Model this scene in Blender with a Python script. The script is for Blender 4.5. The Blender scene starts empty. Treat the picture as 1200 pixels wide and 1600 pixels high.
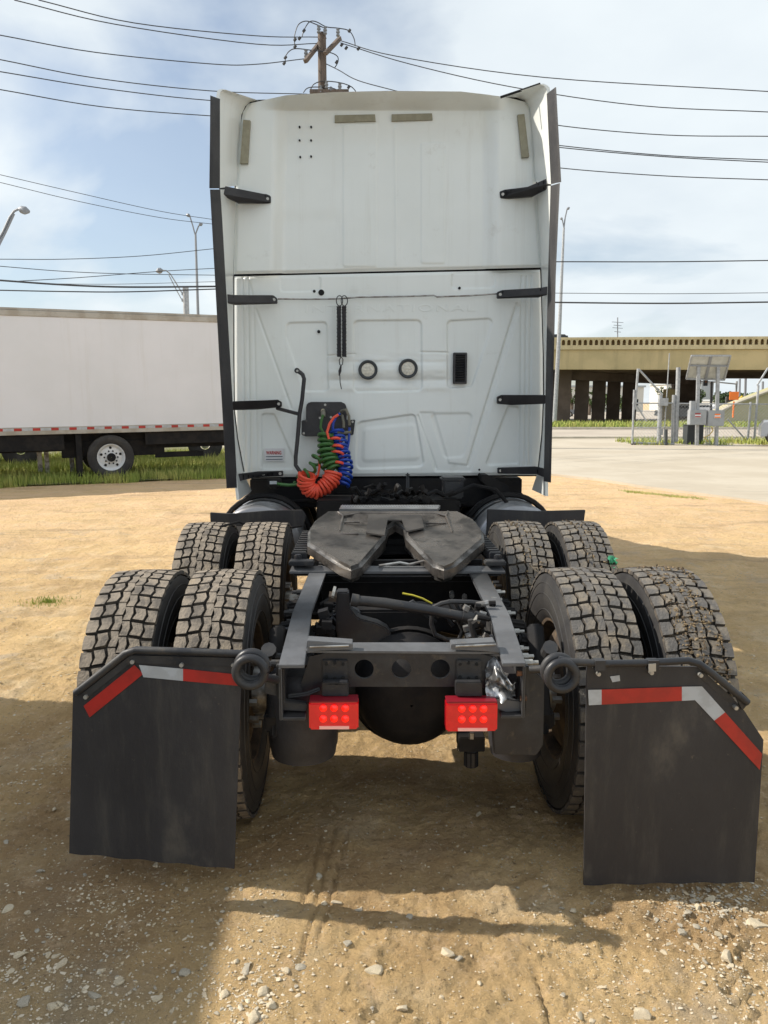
import bpy, bmesh, math, random
import numpy as np
from mathutils import Vector, Matrix, noise as mnoise

random.seed(7)
rng = np.random.default_rng(11)
S = bpy.context.scene
C = S.collection
R = math.radians

# ------------------------------------------------------------------ camera
CAM = Vector((-0.163, 0.0, 1.72))
YAW, PITCH, F = R(1.43), R(8.06), 1200.0
cd = bpy.data.cameras.new('camera')
cam = bpy.data.objects.new('camera', cd)
C.objects.link(cam)
S.camera = cam
cam.location = CAM
cam.rotation_euler = (R(90) - PITCH, 0, -YAW)
cd.sensor_fit = 'VERTICAL'
cd.sensor_height = 36.0
cd.lens = 27.0
cd.clip_start, cd.clip_end = 0.05, 5000

# ------------------------------------------------------------------ world and sun
SUN_EL = R(37.5)
LD = Vector((1.3, -0.215, 0)).normalized()          # horizontal travel direction of the light
sun_az = math.atan2(-LD.x, -LD.y)
world = bpy.data.worlds.new('World')
S.world = world
world.use_nodes = True
nt = world.node_tree
bg = nt.nodes['Background']
bg.inputs[1].default_value = 0.118
sky = nt.nodes.new('ShaderNodeTexSky')
sky.sky_type = 'NISHITA'
sky.sun_disc = False
sky.sun_elevation = SUN_EL
sky.sun_rotation = sun_az % (2 * math.pi)
sky.air_density, sky.dust_density, sky.ozone_density = 1.0, 1.2, 1.0
tc = nt.nodes.new('ShaderNodeTexCoord')


def wn(kind, **kw):
    n = nt.nodes.new(kind)
    for k, v in kw.items():
        setattr(n, k, v)
    return n


sep = wn('ShaderNodeSeparateXYZ')
nt.links.new(tc.outputs['Generated'], sep.inputs[0])
zz = wn('ShaderNodeMath', operation='MAXIMUM'); nt.links.new(sep.outputs[2], zz.inputs[0]); zz.inputs[1].default_value = 0.0
za = wn('ShaderNodeMath', operation='ADD'); nt.links.new(zz.outputs[0], za.inputs[0]); za.inputs[1].default_value = 0.22
dx = wn('ShaderNodeMath', operation='DIVIDE'); nt.links.new(sep.outputs[0], dx.inputs[0]); nt.links.new(za.outputs[0], dx.inputs[1])
dy = wn('ShaderNodeMath', operation='DIVIDE'); nt.links.new(sep.outputs[1], dy.inputs[0]); nt.links.new(za.outputs[0], dy.inputs[1])
cmb = wn('ShaderNodeCombineXYZ'); nt.links.new(dx.outputs[0], cmb.inputs[0]); nt.links.new(dy.outputs[0], cmb.inputs[1])
cmb.inputs[2].default_value = 2.3
n1 = wn('ShaderNodeTexNoise'); n1.inputs['Scale'].default_value = 0.75; n1.inputs['Detail'].default_value = 7; n1.inputs['Roughness'].default_value = 0.5
n1.inputs['Distortion'].default_value = 0.35
nt.links.new(cmb.outputs[0], n1.inputs['Vector'])
bias = wn('ShaderNodeMath', operation='MULTIPLY_ADD'); nt.links.new(sep.outputs[0], bias.inputs[0]); bias.inputs[1].default_value = 0.22
nt.links.new(n1.outputs[0], bias.inputs[2])
def hole(prev, px, py, rad, amt):
    yaw, pit = R(1.43), R(8.06)
    f_ = Vector((math.sin(yaw) * math.cos(pit), math.cos(yaw) * math.cos(pit), -math.sin(pit))); r_ = Vector((math.cos(yaw), -math.sin(yaw), 0)); u_ = r_.cross(f_)
    d_ = (f_ * 1200 + r_ * (px - 600) - u_ * (py - 800)).normalized()
    vd = wn('ShaderNodeVectorMath', operation='DISTANCE'); nt.links.new(tc.outputs['Generated'], vd.inputs[0]); vd.inputs[1].default_value = d_
    mr = wn('ShaderNodeMapRange', interpolation_type='SMOOTHSTEP'); mr.inputs[1].default_value = 0; mr.inputs[2].default_value = rad; mr.inputs[3].default_value = -amt; mr.inputs[4].default_value = 0
    nt.links.new(vd.outputs['Value'], mr.inputs[0])
    ad = wn('ShaderNodeMath', operation='ADD'); nt.links.new(prev, ad.inputs[0]); nt.links.new(mr.outputs[0], ad.inputs[1])
    return ad.outputs[0]


cl = hole(bias.outputs[0], 260, 225, .24, .21)
cl = hole(cl, 60, 195, .15, .15)
cl = hole(cl, 240, 385, .11, .10)
cl = hole(cl, 120, 60, .30, -.10)
cl = hole(cl, 90, 290, .15, -.14)
cl = hole(cl, 60, 420, .16, -.08)
cl = hole(cl, 980, 470, .22, .15)
ramp = wn('ShaderNodeValToRGB')
ramp.color_ramp.elements[0].position = 0.40; ramp.color_ramp.elements[0].color = (0.26, 0.26, 0.26, 1)
ramp.color_ramp.elements[1].position = 0.50; ramp.color_ramp.elements[1].color = (0.93, 0.93, 0.93, 1)
nt.links.new(cl, ramp.inputs[0])
n2 = wn('ShaderNodeTexNoise'); n2.inputs['Scale'].default_value = 1.6; n2.inputs['Detail'].default_value = 5
nt.links.new(cmb.outputs[0], n2.inputs['Vector'])
ramp2 = wn('ShaderNodeValToRGB')
ramp2.color_ramp.elements[0].position = 0.32; ramp2.color_ramp.elements[0].color = (5.6, 6.15, 6.55, 1)
ramp2.color_ramp.elements[1].position = 0.68; ramp2.color_ramp.elements[1].color = (6.9, 7.35, 7.5, 1)
nt.links.new(n2.outputs[0], ramp2.inputs[0])
mixc = wn('ShaderNodeMix', data_type='RGBA')
nt.links.new(ramp.outputs[0], mixc.inputs['Factor'])
nt.links.new(sky.outputs[0], mixc.inputs['A'])
nt.links.new(ramp2.outputs[0], mixc.inputs['B'])
nt.links.new(mixc.outputs['Result'], bg.inputs[0])

sl = bpy.data.lights.new('sun', 'SUN')
sl.energy = 4.9
sl.angle = R(0.6)
sl.color = (1.0, 0.93, 0.82)
so = bpy.data.objects.new('sun', sl)
C.objects.link(so)
sdir = Vector((LD.x * math.cos(SUN_EL), LD.y * math.cos(SUN_EL), -math.sin(SUN_EL)))
so.rotation_euler = sdir.to_track_quat('-Z', 'Y').to_euler()
S.view_settings.view_transform = 'Standard'
S.view_settings.look = 'None'
S.view_settings.exposure = 0.27
S.view_settings.gamma = 1.0
S.view_settings.use_curve_mapping = False

# ------------------------------------------------------------------ camera geometry used to survey the place from the photograph
fwd = Vector((math.sin(YAW) * math.cos(PITCH), math.cos(YAW) * math.cos(PITCH), -math.sin(PITCH)))
rgt = Vector((math.cos(YAW), -math.sin(YAW), 0))
upv = rgt.cross(fwd)


def ray(px, py):
    return fwd * F + rgt * (px - 600) - upv * (py - 800)


def P(px, py, Y):
    d = ray(px, py)
    return CAM + d * (Y / d.y)


def G(px, py, z=0.0):
    d = ray(px, py)
    return CAM + d * ((z - CAM.z) / d.z)


# ------------------------------------------------------------------ materials
MATS = {}


def mat(name, col, rough=0.6, metal=0.0, col2=None, nscale=3.0, lo=0.4, hi=0.6, bump=0.0, bscale=40.0, coat=0.0,
        col3=None, n3scale=1.0, lo3=0.55, hi3=0.7, emit=None, estr=0.0, rough2=None, stretch=None, spec=0.5, bdist=0.01):
    m = bpy.data.materials.new(name)
    m.use_nodes = True
    t = m.node_tree
    b = t.nodes['Principled BSDF']
    b.inputs['Base Color'].default_value = (*col, 1)
    b.inputs['Roughness'].default_value = rough
    b.inputs['Metallic'].default_value = metal
    b.inputs['Specular IOR Level'].default_value = spec
    b.inputs['Coat Weight'].default_value = coat
    b.inputs['Coat Roughness'].default_value = 0.12
    if emit:
        b.inputs['Emission Color'].default_value = (*emit, 1)
        b.inputs['Emission Strength'].default_value = estr
    co = t.nodes.new('ShaderNodeTexCoord').outputs['Object']
    if stretch:
        mp = t.nodes.new('ShaderNodeMapping')
        mp.inputs['Scale'].default_value = stretch
        t.links.new(co, mp.inputs[0]); co = mp.outputs[0]

    def noise(scale, detail=6, ro=0.6):
        n = t.nodes.new('ShaderNodeTexNoise')
        n.inputs['Scale'].default_value = scale
        n.inputs['Detail'].default_value = detail
        n.inputs['Roughness'].default_value = ro
        t.links.new(co, n.inputs['Vector'])
        return n.outputs[0]

    def rampf(src, a, c):
        r = t.nodes.new('ShaderNodeMapRange')
        r.interpolation_type = 'SMOOTHSTEP'
        r.inputs[1].default_value = a; r.inputs[2].default_value = c
        t.links.new(src, r.inputs[0])
        return r.outputs[0]
    cur = None
    if col2:
        f = rampf(noise(nscale), lo, hi)
        mx = t.nodes.new('ShaderNodeMix'); mx.data_type = 'RGBA'
        mx.inputs['A'].default_value = (*col, 1); mx.inputs['B'].default_value = (*col2, 1)
        t.links.new(f, mx.inputs['Factor']); cur = mx.outputs['Result']
        if rough2 is not None:
            mr = t.nodes.new('ShaderNodeMapRange')
            mr.inputs[3].default_value = rough; mr.inputs[4].default_value = rough2
            t.links.new(f, mr.inputs[0]); t.links.new(mr.outputs[0], b.inputs['Roughness'])
    if col3:
        f = rampf(noise(n3scale), lo3, hi3)
        mx = t.nodes.new('ShaderNodeMix'); mx.data_type = 'RGBA'
        if cur: t.links.new(cur, mx.inputs['A'])
        else: mx.inputs['A'].default_value = (*col, 1)
        mx.inputs['B'].default_value = (*col3, 1)
        t.links.new(f, mx.inputs['Factor']); cur = mx.outputs['Result']
    if cur: t.links.new(cur, b.inputs['Base Color'])
    if bump:
        bp = t.nodes.new('ShaderNodeBump')
        bp.inputs['Strength'].default_value = bump
        bp.inputs['Distance'].default_value = bdist
        t.links.new(noise(bscale, 8, 0.65), bp.inputs['Height'])
        t.links.new(bp.outputs[0], b.inputs['Normal'])
    MATS[name] = m
    return m


mat('white_paint', (0.80, 0.825, 0.80), 0.30, col2=(0.75, 0.775, 0.745), nscale=1.1, lo=.35, hi=.7, coat=0.35,
    col3=(0.50, 0.48, 0.42), n3scale=2.2, lo3=.66, hi3=.9, bump=0.04, bscale=3.0)
mat('trailer_white', (0.72, 0.73, 0.775), 0.45, col2=(0.665, 0.68, 0.715), nscale=.6, lo=.3, hi=.7)
mat('trailer_rail', (0.42, 0.40, 0.36), 0.5, col2=(0.33, 0.30, 0.25), nscale=3)
mat('black_rubber', (0.022, 0.021, 0.024), 0.55, col2=(0.038, 0.036, 0.038), nscale=4, bump=.2, bscale=60)
mat('flap_rubber', (0.020, 0.0195, 0.0225), 0.6, col2=(0.034, 0.033, 0.036), nscale=2.5, lo=.35, hi=.75, bump=.25, bscale=25,
    col3=(0.10, 0.09, 0.075), n3scale=5, lo3=.56, hi3=.8, stretch=(1, 1, .6))
mat('tyre_rubber', (0.018, 0.017, 0.018), 0.6, col2=(0.045, 0.042, 0.038), nscale=5, lo=.4, hi=.75, bump=.2, bscale=40)
mat('tread_dusty', (0.27, 0.225, 0.175), 0.85, col2=(0.13, 0.112, 0.093), nscale=14, lo=.42, hi=.62, bump=.8, bscale=90,
    col3=(0.35, 0.28, 0.195), n3scale=6, lo3=.50, hi3=.68)
mat('tread_groove', (0.058, 0.050, 0.042), 0.9, col2=(0.17, 0.135, 0.095), nscale=18, lo=.5, hi=.7, bump=.5, bscale=80)
mat('tread_worn', (0.11, 0.102, 0.094), 0.7, col2=(0.21, 0.18, 0.14), nscale=14, lo=.42, hi=.64, bump=.8, bscale=90,
    col3=(0.25, 0.20, 0.14), n3scale=5, lo3=.55, hi3=.7)
mat('straw_mud', (0.30, 0.22, 0.125), 0.95, col2=(0.13, 0.095, 0.06), nscale=22, bump=1, bscale=80)
mat('frame_paint', (0.020, 0.021, 0.025), 0.36, spec=.42, col2=(0.042, 0.041, 0.041), nscale=5, bump=.15, bscale=30,
    col3=(0.09, 0.075, 0.06), n3scale=9, lo3=.64, hi3=.8, rough2=.6)
mat('flange_sky_sheen', (0.125, 0.128, 0.135), 0.42, col2=(0.09, 0.092, 0.097), nscale=6, bump=.1, bscale=30,  # frame paint with the sky's reflection put into a lighter base colour
    col3=(0.24, 0.17, 0.12), n3scale=7, lo3=.64, hi3=.78)
mat('under_dark', (0.008, 0.008, 0.0095), 0.65, spec=.22, col2=(0.018, 0.016, 0.015), nscale=5, bump=.2, bscale=20)
mat('plate_steel', (0.185, 0.165, 0.148), 0.27, 0.65, col2=(0.075, 0.068, 0.064), nscale=4.5, lo=.38, hi=.66, bump=.25, bscale=14,
    col3=(0.30, 0.13, 0.055), n3scale=6, lo3=.68, hi3=.76, rough2=.3)
mat('grease', (0.10, 0.09, 0.082), 0.35, 0.4, col2=(0.055, 0.05, 0.047), nscale=7)
mat('plate_edge', (0.32, 0.31, 0.30), 0.3, 0.7, col2=(0.10, 0.095, 0.09), nscale=8, bump=.2, bscale=30)
mat('steel', (0.40, 0.40, 0.39), 0.42, 0.7, col2=(0.22, 0.2, 0.18), nscale=14, bump=.15)
mat('bolt_steel', (0.42, 0.41, 0.38), 0.45, 0.6)
mat('aluminium', (0.62, 0.62, 0.62), 0.3, 0.85, col2=(0.5, 0.5, 0.5), nscale=8)
mat('tank_metal', (0.36, 0.37, 0.39), 0.38, 0.75, col2=(0.26, 0.26, 0.27), nscale=4, bump=.1, bscale=8)
mat('galvanised', (0.42, 0.43, 0.44), 0.5, 0.4, col2=(0.33, 0.34, 0.35), nscale=9)
mat('rust', (0.19, 0.085, 0.04), 0.85, col2=(0.09, 0.05, 0.03), nscale=12, bump=.5)
mat('drum_brown', (0.13, 0.09, 0.055), 0.8, 0.2, col2=(0.06, 0.045, 0.035), nscale=9, bump=.4)
mat('red_tape', (0.42, 0.022, 0.016), 0.4, col2=(0.32, 0.02, 0.015), nscale=10)
mat('white_tape', (0.44, 0.47, 0.50), 0.4, col2=(0.37, 0.39, 0.41), nscale=14)
mat('tan_tape', (0.30, 0.28, 0.20), 0.6, col2=(0.26, 0.24, 0.17), nscale=20)
mat('lens_red', (0.36, 0.006, 0.012), 0.18, emit=(1, .0, .01), estr=.24, col2=(0.28, 0.005, 0.01), nscale=30, coat=.6)
mat('lens_top', (0.22, 0.01, 0.02), 0.3)
mat('led_red', (0.7, 0.01, 0.0), 0.15, emit=(1, .008, .004), estr=.72, coat=.8)
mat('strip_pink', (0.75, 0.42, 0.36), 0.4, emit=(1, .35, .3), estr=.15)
mat('lamp_lens', (0.74, 0.70, 0.60), 0.35, col2=(0.60, 0.57, 0.49), nscale=60)
mat('hose_red', (0.85, 0.10, 0.05), 0.4)
mat('hose_blue', (0.014, 0.06, 0.38), 0.38)
mat('hose_green', (0.05, 0.15, 0.035), 0.42)
mat('hose_grey', (0.17, 0.16, 0.12), 0.5)
mat('hole_black', (0.006, 0.006, 0.006), 0.8)
mat('label_white', (0.70, 0.69, 0.70), 0.5)
mat('label_red', (0.45, 0.02, 0.02), 0.5)
mat('label_teal', (0.03, 0.07, 0.09), 0.5)
mat('crumple', (0.55, 0.56, 0.57), 0.28, 0.5, col2=(0.12, 0.12, 0.12), nscale=12)
mat('yellow_wire', (0.65, 0.55, 0.05), 0.5)
mat('pole_wood', (0.15, 0.115, 0.095), 0.9, col2=(0.10, 0.08, 0.065), nscale=3, stretch=(8, 8, .5), bump=.4)
mat('insulator', (0.20, 0.21, 0.22), 0.4)
mat('wire', (0.035, 0.037, 0.042), 0.6)
mat('lamp_steel', (0.26, 0.27, 0.29), 0.5, 0.3)
mat('bridge_face', (0.62, 0.49, 0.27), 0.9, col2=(0.55, 0.44, 0.24), nscale=.5, bump=.1, bscale=4)
mat('bridge_barrier', (0.66, 0.55, 0.34), 0.9, col2=(0.57, 0.47, 0.28), nscale=.8)
mat('bridge_shaded', (0.16, 0.12, 0.095), 0.95, col2=(0.12, 0.09, 0.07), nscale=.6)  # overpass concrete with the under-deck shade painted into its colour
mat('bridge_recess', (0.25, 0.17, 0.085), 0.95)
mat('concrete', (0.50, 0.44, 0.345), 0.9, col2=(0.44, 0.38, 0.29), nscale=.35, lo=.4, hi=.6, bump=.15, bscale=15,
    col3=(0.37, 0.32, 0.25), n3scale=1.6, lo3=.6, hi3=.75)
mat('road_concrete', (0.46, 0.40, 0.325), 0.9, col2=(0.40, 0.345, 0.28), nscale=.3, bump=.1, bscale=10)
mat('kerb', (0.55, 0.50, 0.41), 0.85, col2=(0.46, 0.42, 0.34), nscale=2)
mat('grass_ground', (0.10, 0.115, 0.035), 0.95, col2=(0.17, 0.15, 0.07), nscale=1.3, bump=.4, bscale=12)
mat('grass_blade', (0.25, 0.32, 0.055), 0.7, col2=(0.44, 0.42, 0.12), nscale=1.6, lo=.4, hi=.65)
mat('leaf_dark', (0.030, 0.055, 0.016), 0.75, col2=(0.055, 0.085, 0.022), nscale=.6)
mat('leaf_mid', (0.055, 0.095, 0.022), 0.75, col2=(0.09, 0.13, 0.035), nscale=.6)
mat('bark', (0.11, 0.085, 0.065), 0.95, bump=.4)
mat('embankment', (0.48, 0.43, 0.28), 0.95, col2=(0.40, 0.38, 0.22), nscale=.5)
mat('solar_back', (0.52, 0.52, 0.48), 0.6, col2=(0.45, 0.45, 0.41), nscale=4)
mat('solar_front', (0.02, 0.025, 0.06), 0.15)
mat('box_grey', (0.34, 0.355, 0.365), 0.55, col2=(0.30, 0.31, 0.32), nscale=5)
mat('dark_plastic', (0.035, 0.04, 0.045), 0.5)
mat('orange_sign', (0.95, 0.22, 0.03), 0.6)
mat('yellow_paint', (0.55, 0.38, 0.04), 0.6)
mat('car_grey', (0.25, 0.26, 0.28), 0.3, coat=.6)
mat('car_white', (0.72, 0.73, 0.74), 0.3, coat=.6)
mat('car_dark', (0.03, 0.03, 0.035), 0.3, coat=.6)
mat('glass_dark', (0.02, 0.025, 0.03), 0.08)
mat('building_white', (0.62, 0.60, 0.54), 0.85)
mat('building_grey', (0.40, 0.42, 0.42), 0.85)
mat('stone_pale', (0.62, 0.53, 0.385), 0.9, col2=(0.50, 0.42, 0.29), nscale=12, bump=.5, bscale=60, bdist=.004)
mat('stone_grey', (0.46, 0.415, 0.33), 0.9, col2=(0.34, 0.30, 0.23), nscale=12, bump=.5, bscale=60, bdist=.004)
mat('gravel_tan', (0.50, 0.405, 0.265), 0.9)
mat('gravel_pale', (0.60, 0.52, 0.39), 0.9)
mat('trailer_wheel', (0.66, 0.67, 0.68), 0.4)
mat('green_rag', (0.06, 0.33, 0.17), 0.7)


def grime(name, col, fac, scale, stretch, lo, hi):
    t = MATS[name].node_tree; b = t.nodes['Principled BSDF']
    src = b.inputs['Base Color'].links[0].from_socket
    co = t.nodes.new('ShaderNodeTexCoord').outputs['Object']
    mp = t.nodes.new('ShaderNodeMapping'); mp.inputs['Scale'].default_value = stretch; t.links.new(co, mp.inputs[0])
    n = t.nodes.new('ShaderNodeTexNoise'); n.inputs['Scale'].default_value = scale; n.inputs['Detail'].default_value = 8; n.inputs['Roughness'].default_value = .7
    t.links.new(mp.outputs[0], n.inputs['Vector'])
    r = t.nodes.new('ShaderNodeMapRange'); r.interpolation_type = 'SMOOTHSTEP'
    r.inputs[1].default_value = lo; r.inputs[2].default_value = hi; r.inputs[4].default_value = fac
    t.links.new(n.outputs[0], r.inputs[0])
    mx = t.nodes.new('ShaderNodeMix'); mx.data_type = 'RGBA'
    t.links.new(src, mx.inputs['A']); mx.inputs['B'].default_value = (*col, 1); t.links.new(r.outputs[0], mx.inputs['Factor'])
    t.links.new(mx.outputs['Result'], b.inputs['Base Color'])


grime('white_paint', (0.46, 0.43, 0.36), .2, 1.0, (14, 14, .7), .50, .78)
grime('white_paint', (0.40, 0.36, 0.29), .35, 5.0, (1, 1, 1), .60, .78)
grime('trailer_white', (0.50, 0.48, 0.44), .25, 1.0, (5, 5, .3), .52, .78)
grime('flap_rubber', (0.15, 0.125, 0.09), .5, 34.0, (1, 1, 1), .64, .74)
grime('flap_rubber', (0.085, 0.078, 0.066), .5, 2.0, (5, 5, .8), .48, .75)
grime('bridge_face', (0.30, 0.24, 0.14), .35, 1.0, (1.5, 1.5, .12), .48, .72)
grime('bridge_barrier', (0.30, 0.25, 0.16), .4, 1.0, (1.5, 1.5, .2), .48, .72)
grime('frame_paint', (0.12, 0.095, 0.065), .45, 18.0, (1, 1, 1), .56, .74)
grime('flange_sky_sheen', (0.20, 0.155, 0.11), .4, 12.0, (1, 1, 1), .58, .74)
grime('concrete', (0.28, 0.24, 0.19), .35, 1.0, (.35, 2.2, 1), .54, .72)
grime('plate_steel', (0.03, 0.028, 0.026), .7, 9.0, (1, 1, 1), .50, .66)


# ground material: pale caliche, tan mud, grey gravel and damp brown patches
def ground_material():
    m = bpy.data.materials.new('dirt')
    m.use_nodes = True
    t = m.node_tree
    b = t.nodes['Principled BSDF']
    b.inputs['Roughness'].default_value = 0.92
    b.inputs['Specular IOR Level'].default_value = 0.25
    co = t.nodes.new('ShaderNodeTexCoord').outputs['Object']

    def noise(scale, detail=6, ro=0.6, stretch=None, dist=0.0):
        n = t.nodes.new('ShaderNodeTexNoise')
        n.inputs['Scale'].default_value = scale
        n.inputs['Detail'].default_value = detail
        n.inputs['Roughness'].default_value = ro
        n.inputs['Distortion'].default_value = dist
        if stretch:
            mp = t.nodes.new('ShaderNodeMapping')
            mp.inputs['Scale'].default_value = stretch
            t.links.new(co, mp.inputs[0]); t.links.new(mp.outputs[0], n.inputs['Vector'])
        else:
            t.links.new(co, n.inputs['Vector'])
        return n.outputs[0]

    def rng_(src, a, c, o0=0.0, o1=1.0):
        r = t.nodes.new('ShaderNodeMapRange')
        r.interpolation_type = 'SMOOTHSTEP'
        r.inputs[1].default_value = a; r.inputs[2].default_value = c
        r.inputs[3].default_value = o0; r.inputs[4].default_value = o1
        t.links.new(src, r.inputs[0])
        return r.outputs[0]

    def mix(f, a, bb):
        x = t.nodes.new('ShaderNodeMix'); x.data_type = 'RGBA'
        t.links.new(f, x.inputs['Factor'])
        for k, v in (('A', a), ('B', bb)):
            if isinstance(v, tuple): x.inputs[k].default_value = (*v, 1)
            else: t.links.new(v, x.inputs[k])
        return x.outputs['Result']

    def mul(a, bb):
        x = t.nodes.new('ShaderNodeMath'); x.operation = 'MULTIPLY'
        t.links.new(a, x.inputs[0]); t.links.new(bb, x.inputs[1])
        return x.outputs[0]
    c = mix(rng_(noise(0.9, 8, .62), .40, .62), (0.60, 0.44, 0.215), (0.48, 0.345, 0.165))
    c = mix(rng_(noise(2.3, 8, .62), .50, .68), c, (0.60, 0.475, 0.275))
    c = mix(rng_(noise(1.7, 7, .65, None, .3), .56, .70, 0, .8), c, (0.42, 0.355, 0.25))
    c = mix(rng_(noise(4.5, 7, .65), .56, .72, 0, .8), c, (0.48, 0.31, 0.13))
    # near-left dirt has shade painted into its colour; wheel-path mud band is damper, edges broken by noise
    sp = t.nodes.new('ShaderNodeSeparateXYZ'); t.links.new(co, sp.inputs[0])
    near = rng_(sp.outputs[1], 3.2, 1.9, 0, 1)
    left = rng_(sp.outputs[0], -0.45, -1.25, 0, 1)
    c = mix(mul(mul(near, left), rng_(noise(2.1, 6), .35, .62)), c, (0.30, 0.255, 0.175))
    far = mul(rng_(sp.outputs[1], 5.0, 14.0, 0, .9), rng_(noise(1.6, 10, .75, (.5, 1.3, 1)), .36, .62, .12, 1))
    c = mix(far, c, (0.63, 0.445, 0.255))
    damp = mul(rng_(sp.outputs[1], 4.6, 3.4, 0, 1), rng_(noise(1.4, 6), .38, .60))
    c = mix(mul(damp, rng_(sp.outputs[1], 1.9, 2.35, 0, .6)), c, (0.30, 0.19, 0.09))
    # fine speckle
    c = mix(rng_(noise(55, 5, .7), .58, .70, 0, .75), c, (0.60, 0.50, 0.34))
    c = mix(rng_(noise(42, 6, .7, None, .4), .58, .70, 0, .85), c, (0.15, 0.105, 0.06))
    c = mix(rng_(noise(14, 8, .7, None, .3), .55, .70, 0, .4), c, (0.30, 0.21, 0.11))
    # long drag streaks left by turning wheels
    st = mul(rng_(noise(1.0, 8, .7, (.30, 2.6, 1)), .50, .68, 0, .75), rng_(sp.outputs[1], 4.5, 7, 0, 1))
    c = mix(st, c, (0.34, 0.245, 0.14))
    c = mix(rng_(noise(9, 10, .8), .52, .66, 0, .5), c, (0.70, 0.54, 0.34))
    c = mix(rng_(noise(11, 10, .8, None, .5), .56, .68, 0, .4), c, (0.30, 0.21, 0.11))
    gn = t.nodes.new('ShaderNodeMix'); gn.data_type = 'RGBA'; gn.blend_type = 'MULTIPLY'; gn.inputs['Factor'].default_value = 1
    t.links.new(c, gn.inputs['A']); gn.inputs['B'].default_value = (1.19, 1.145, 1.17, 1); c = gn.outputs['Result']
    t.links.new(c, b.inputs['Base Color'])
    bp3 = t.nodes.new('ShaderNodeBump'); bp3.inputs['Strength'].default_value = 0.8; bp3.inputs['Distance'].default_value = 0.10
    t.links.new(noise(2.2, 12, .75), bp3.inputs['Height'])
    bp = t.nodes.new('ShaderNodeBump'); bp.inputs['Strength'].default_value = 1.0; bp.inputs['Distance'].default_value = 0.02
    t.links.new(noise(38, 10, .7), bp.inputs['Height'])
    bp2 = t.nodes.new('ShaderNodeBump'); bp2.inputs['Strength'].default_value = 0.8; bp2.inputs['Distance'].default_value = 0.06
    t.links.new(noise(6, 8, .65), bp2.inputs['Height'])
    t.links.new(bp.outputs[0], bp2.inputs['Normal'])
    t.links.new(bp2.outputs[0], bp3.inputs['Normal'])
    t.links.new(bp3.outputs[0], b.inputs['Normal'])
    MATS['dirt'] = m


ground_material()


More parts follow.
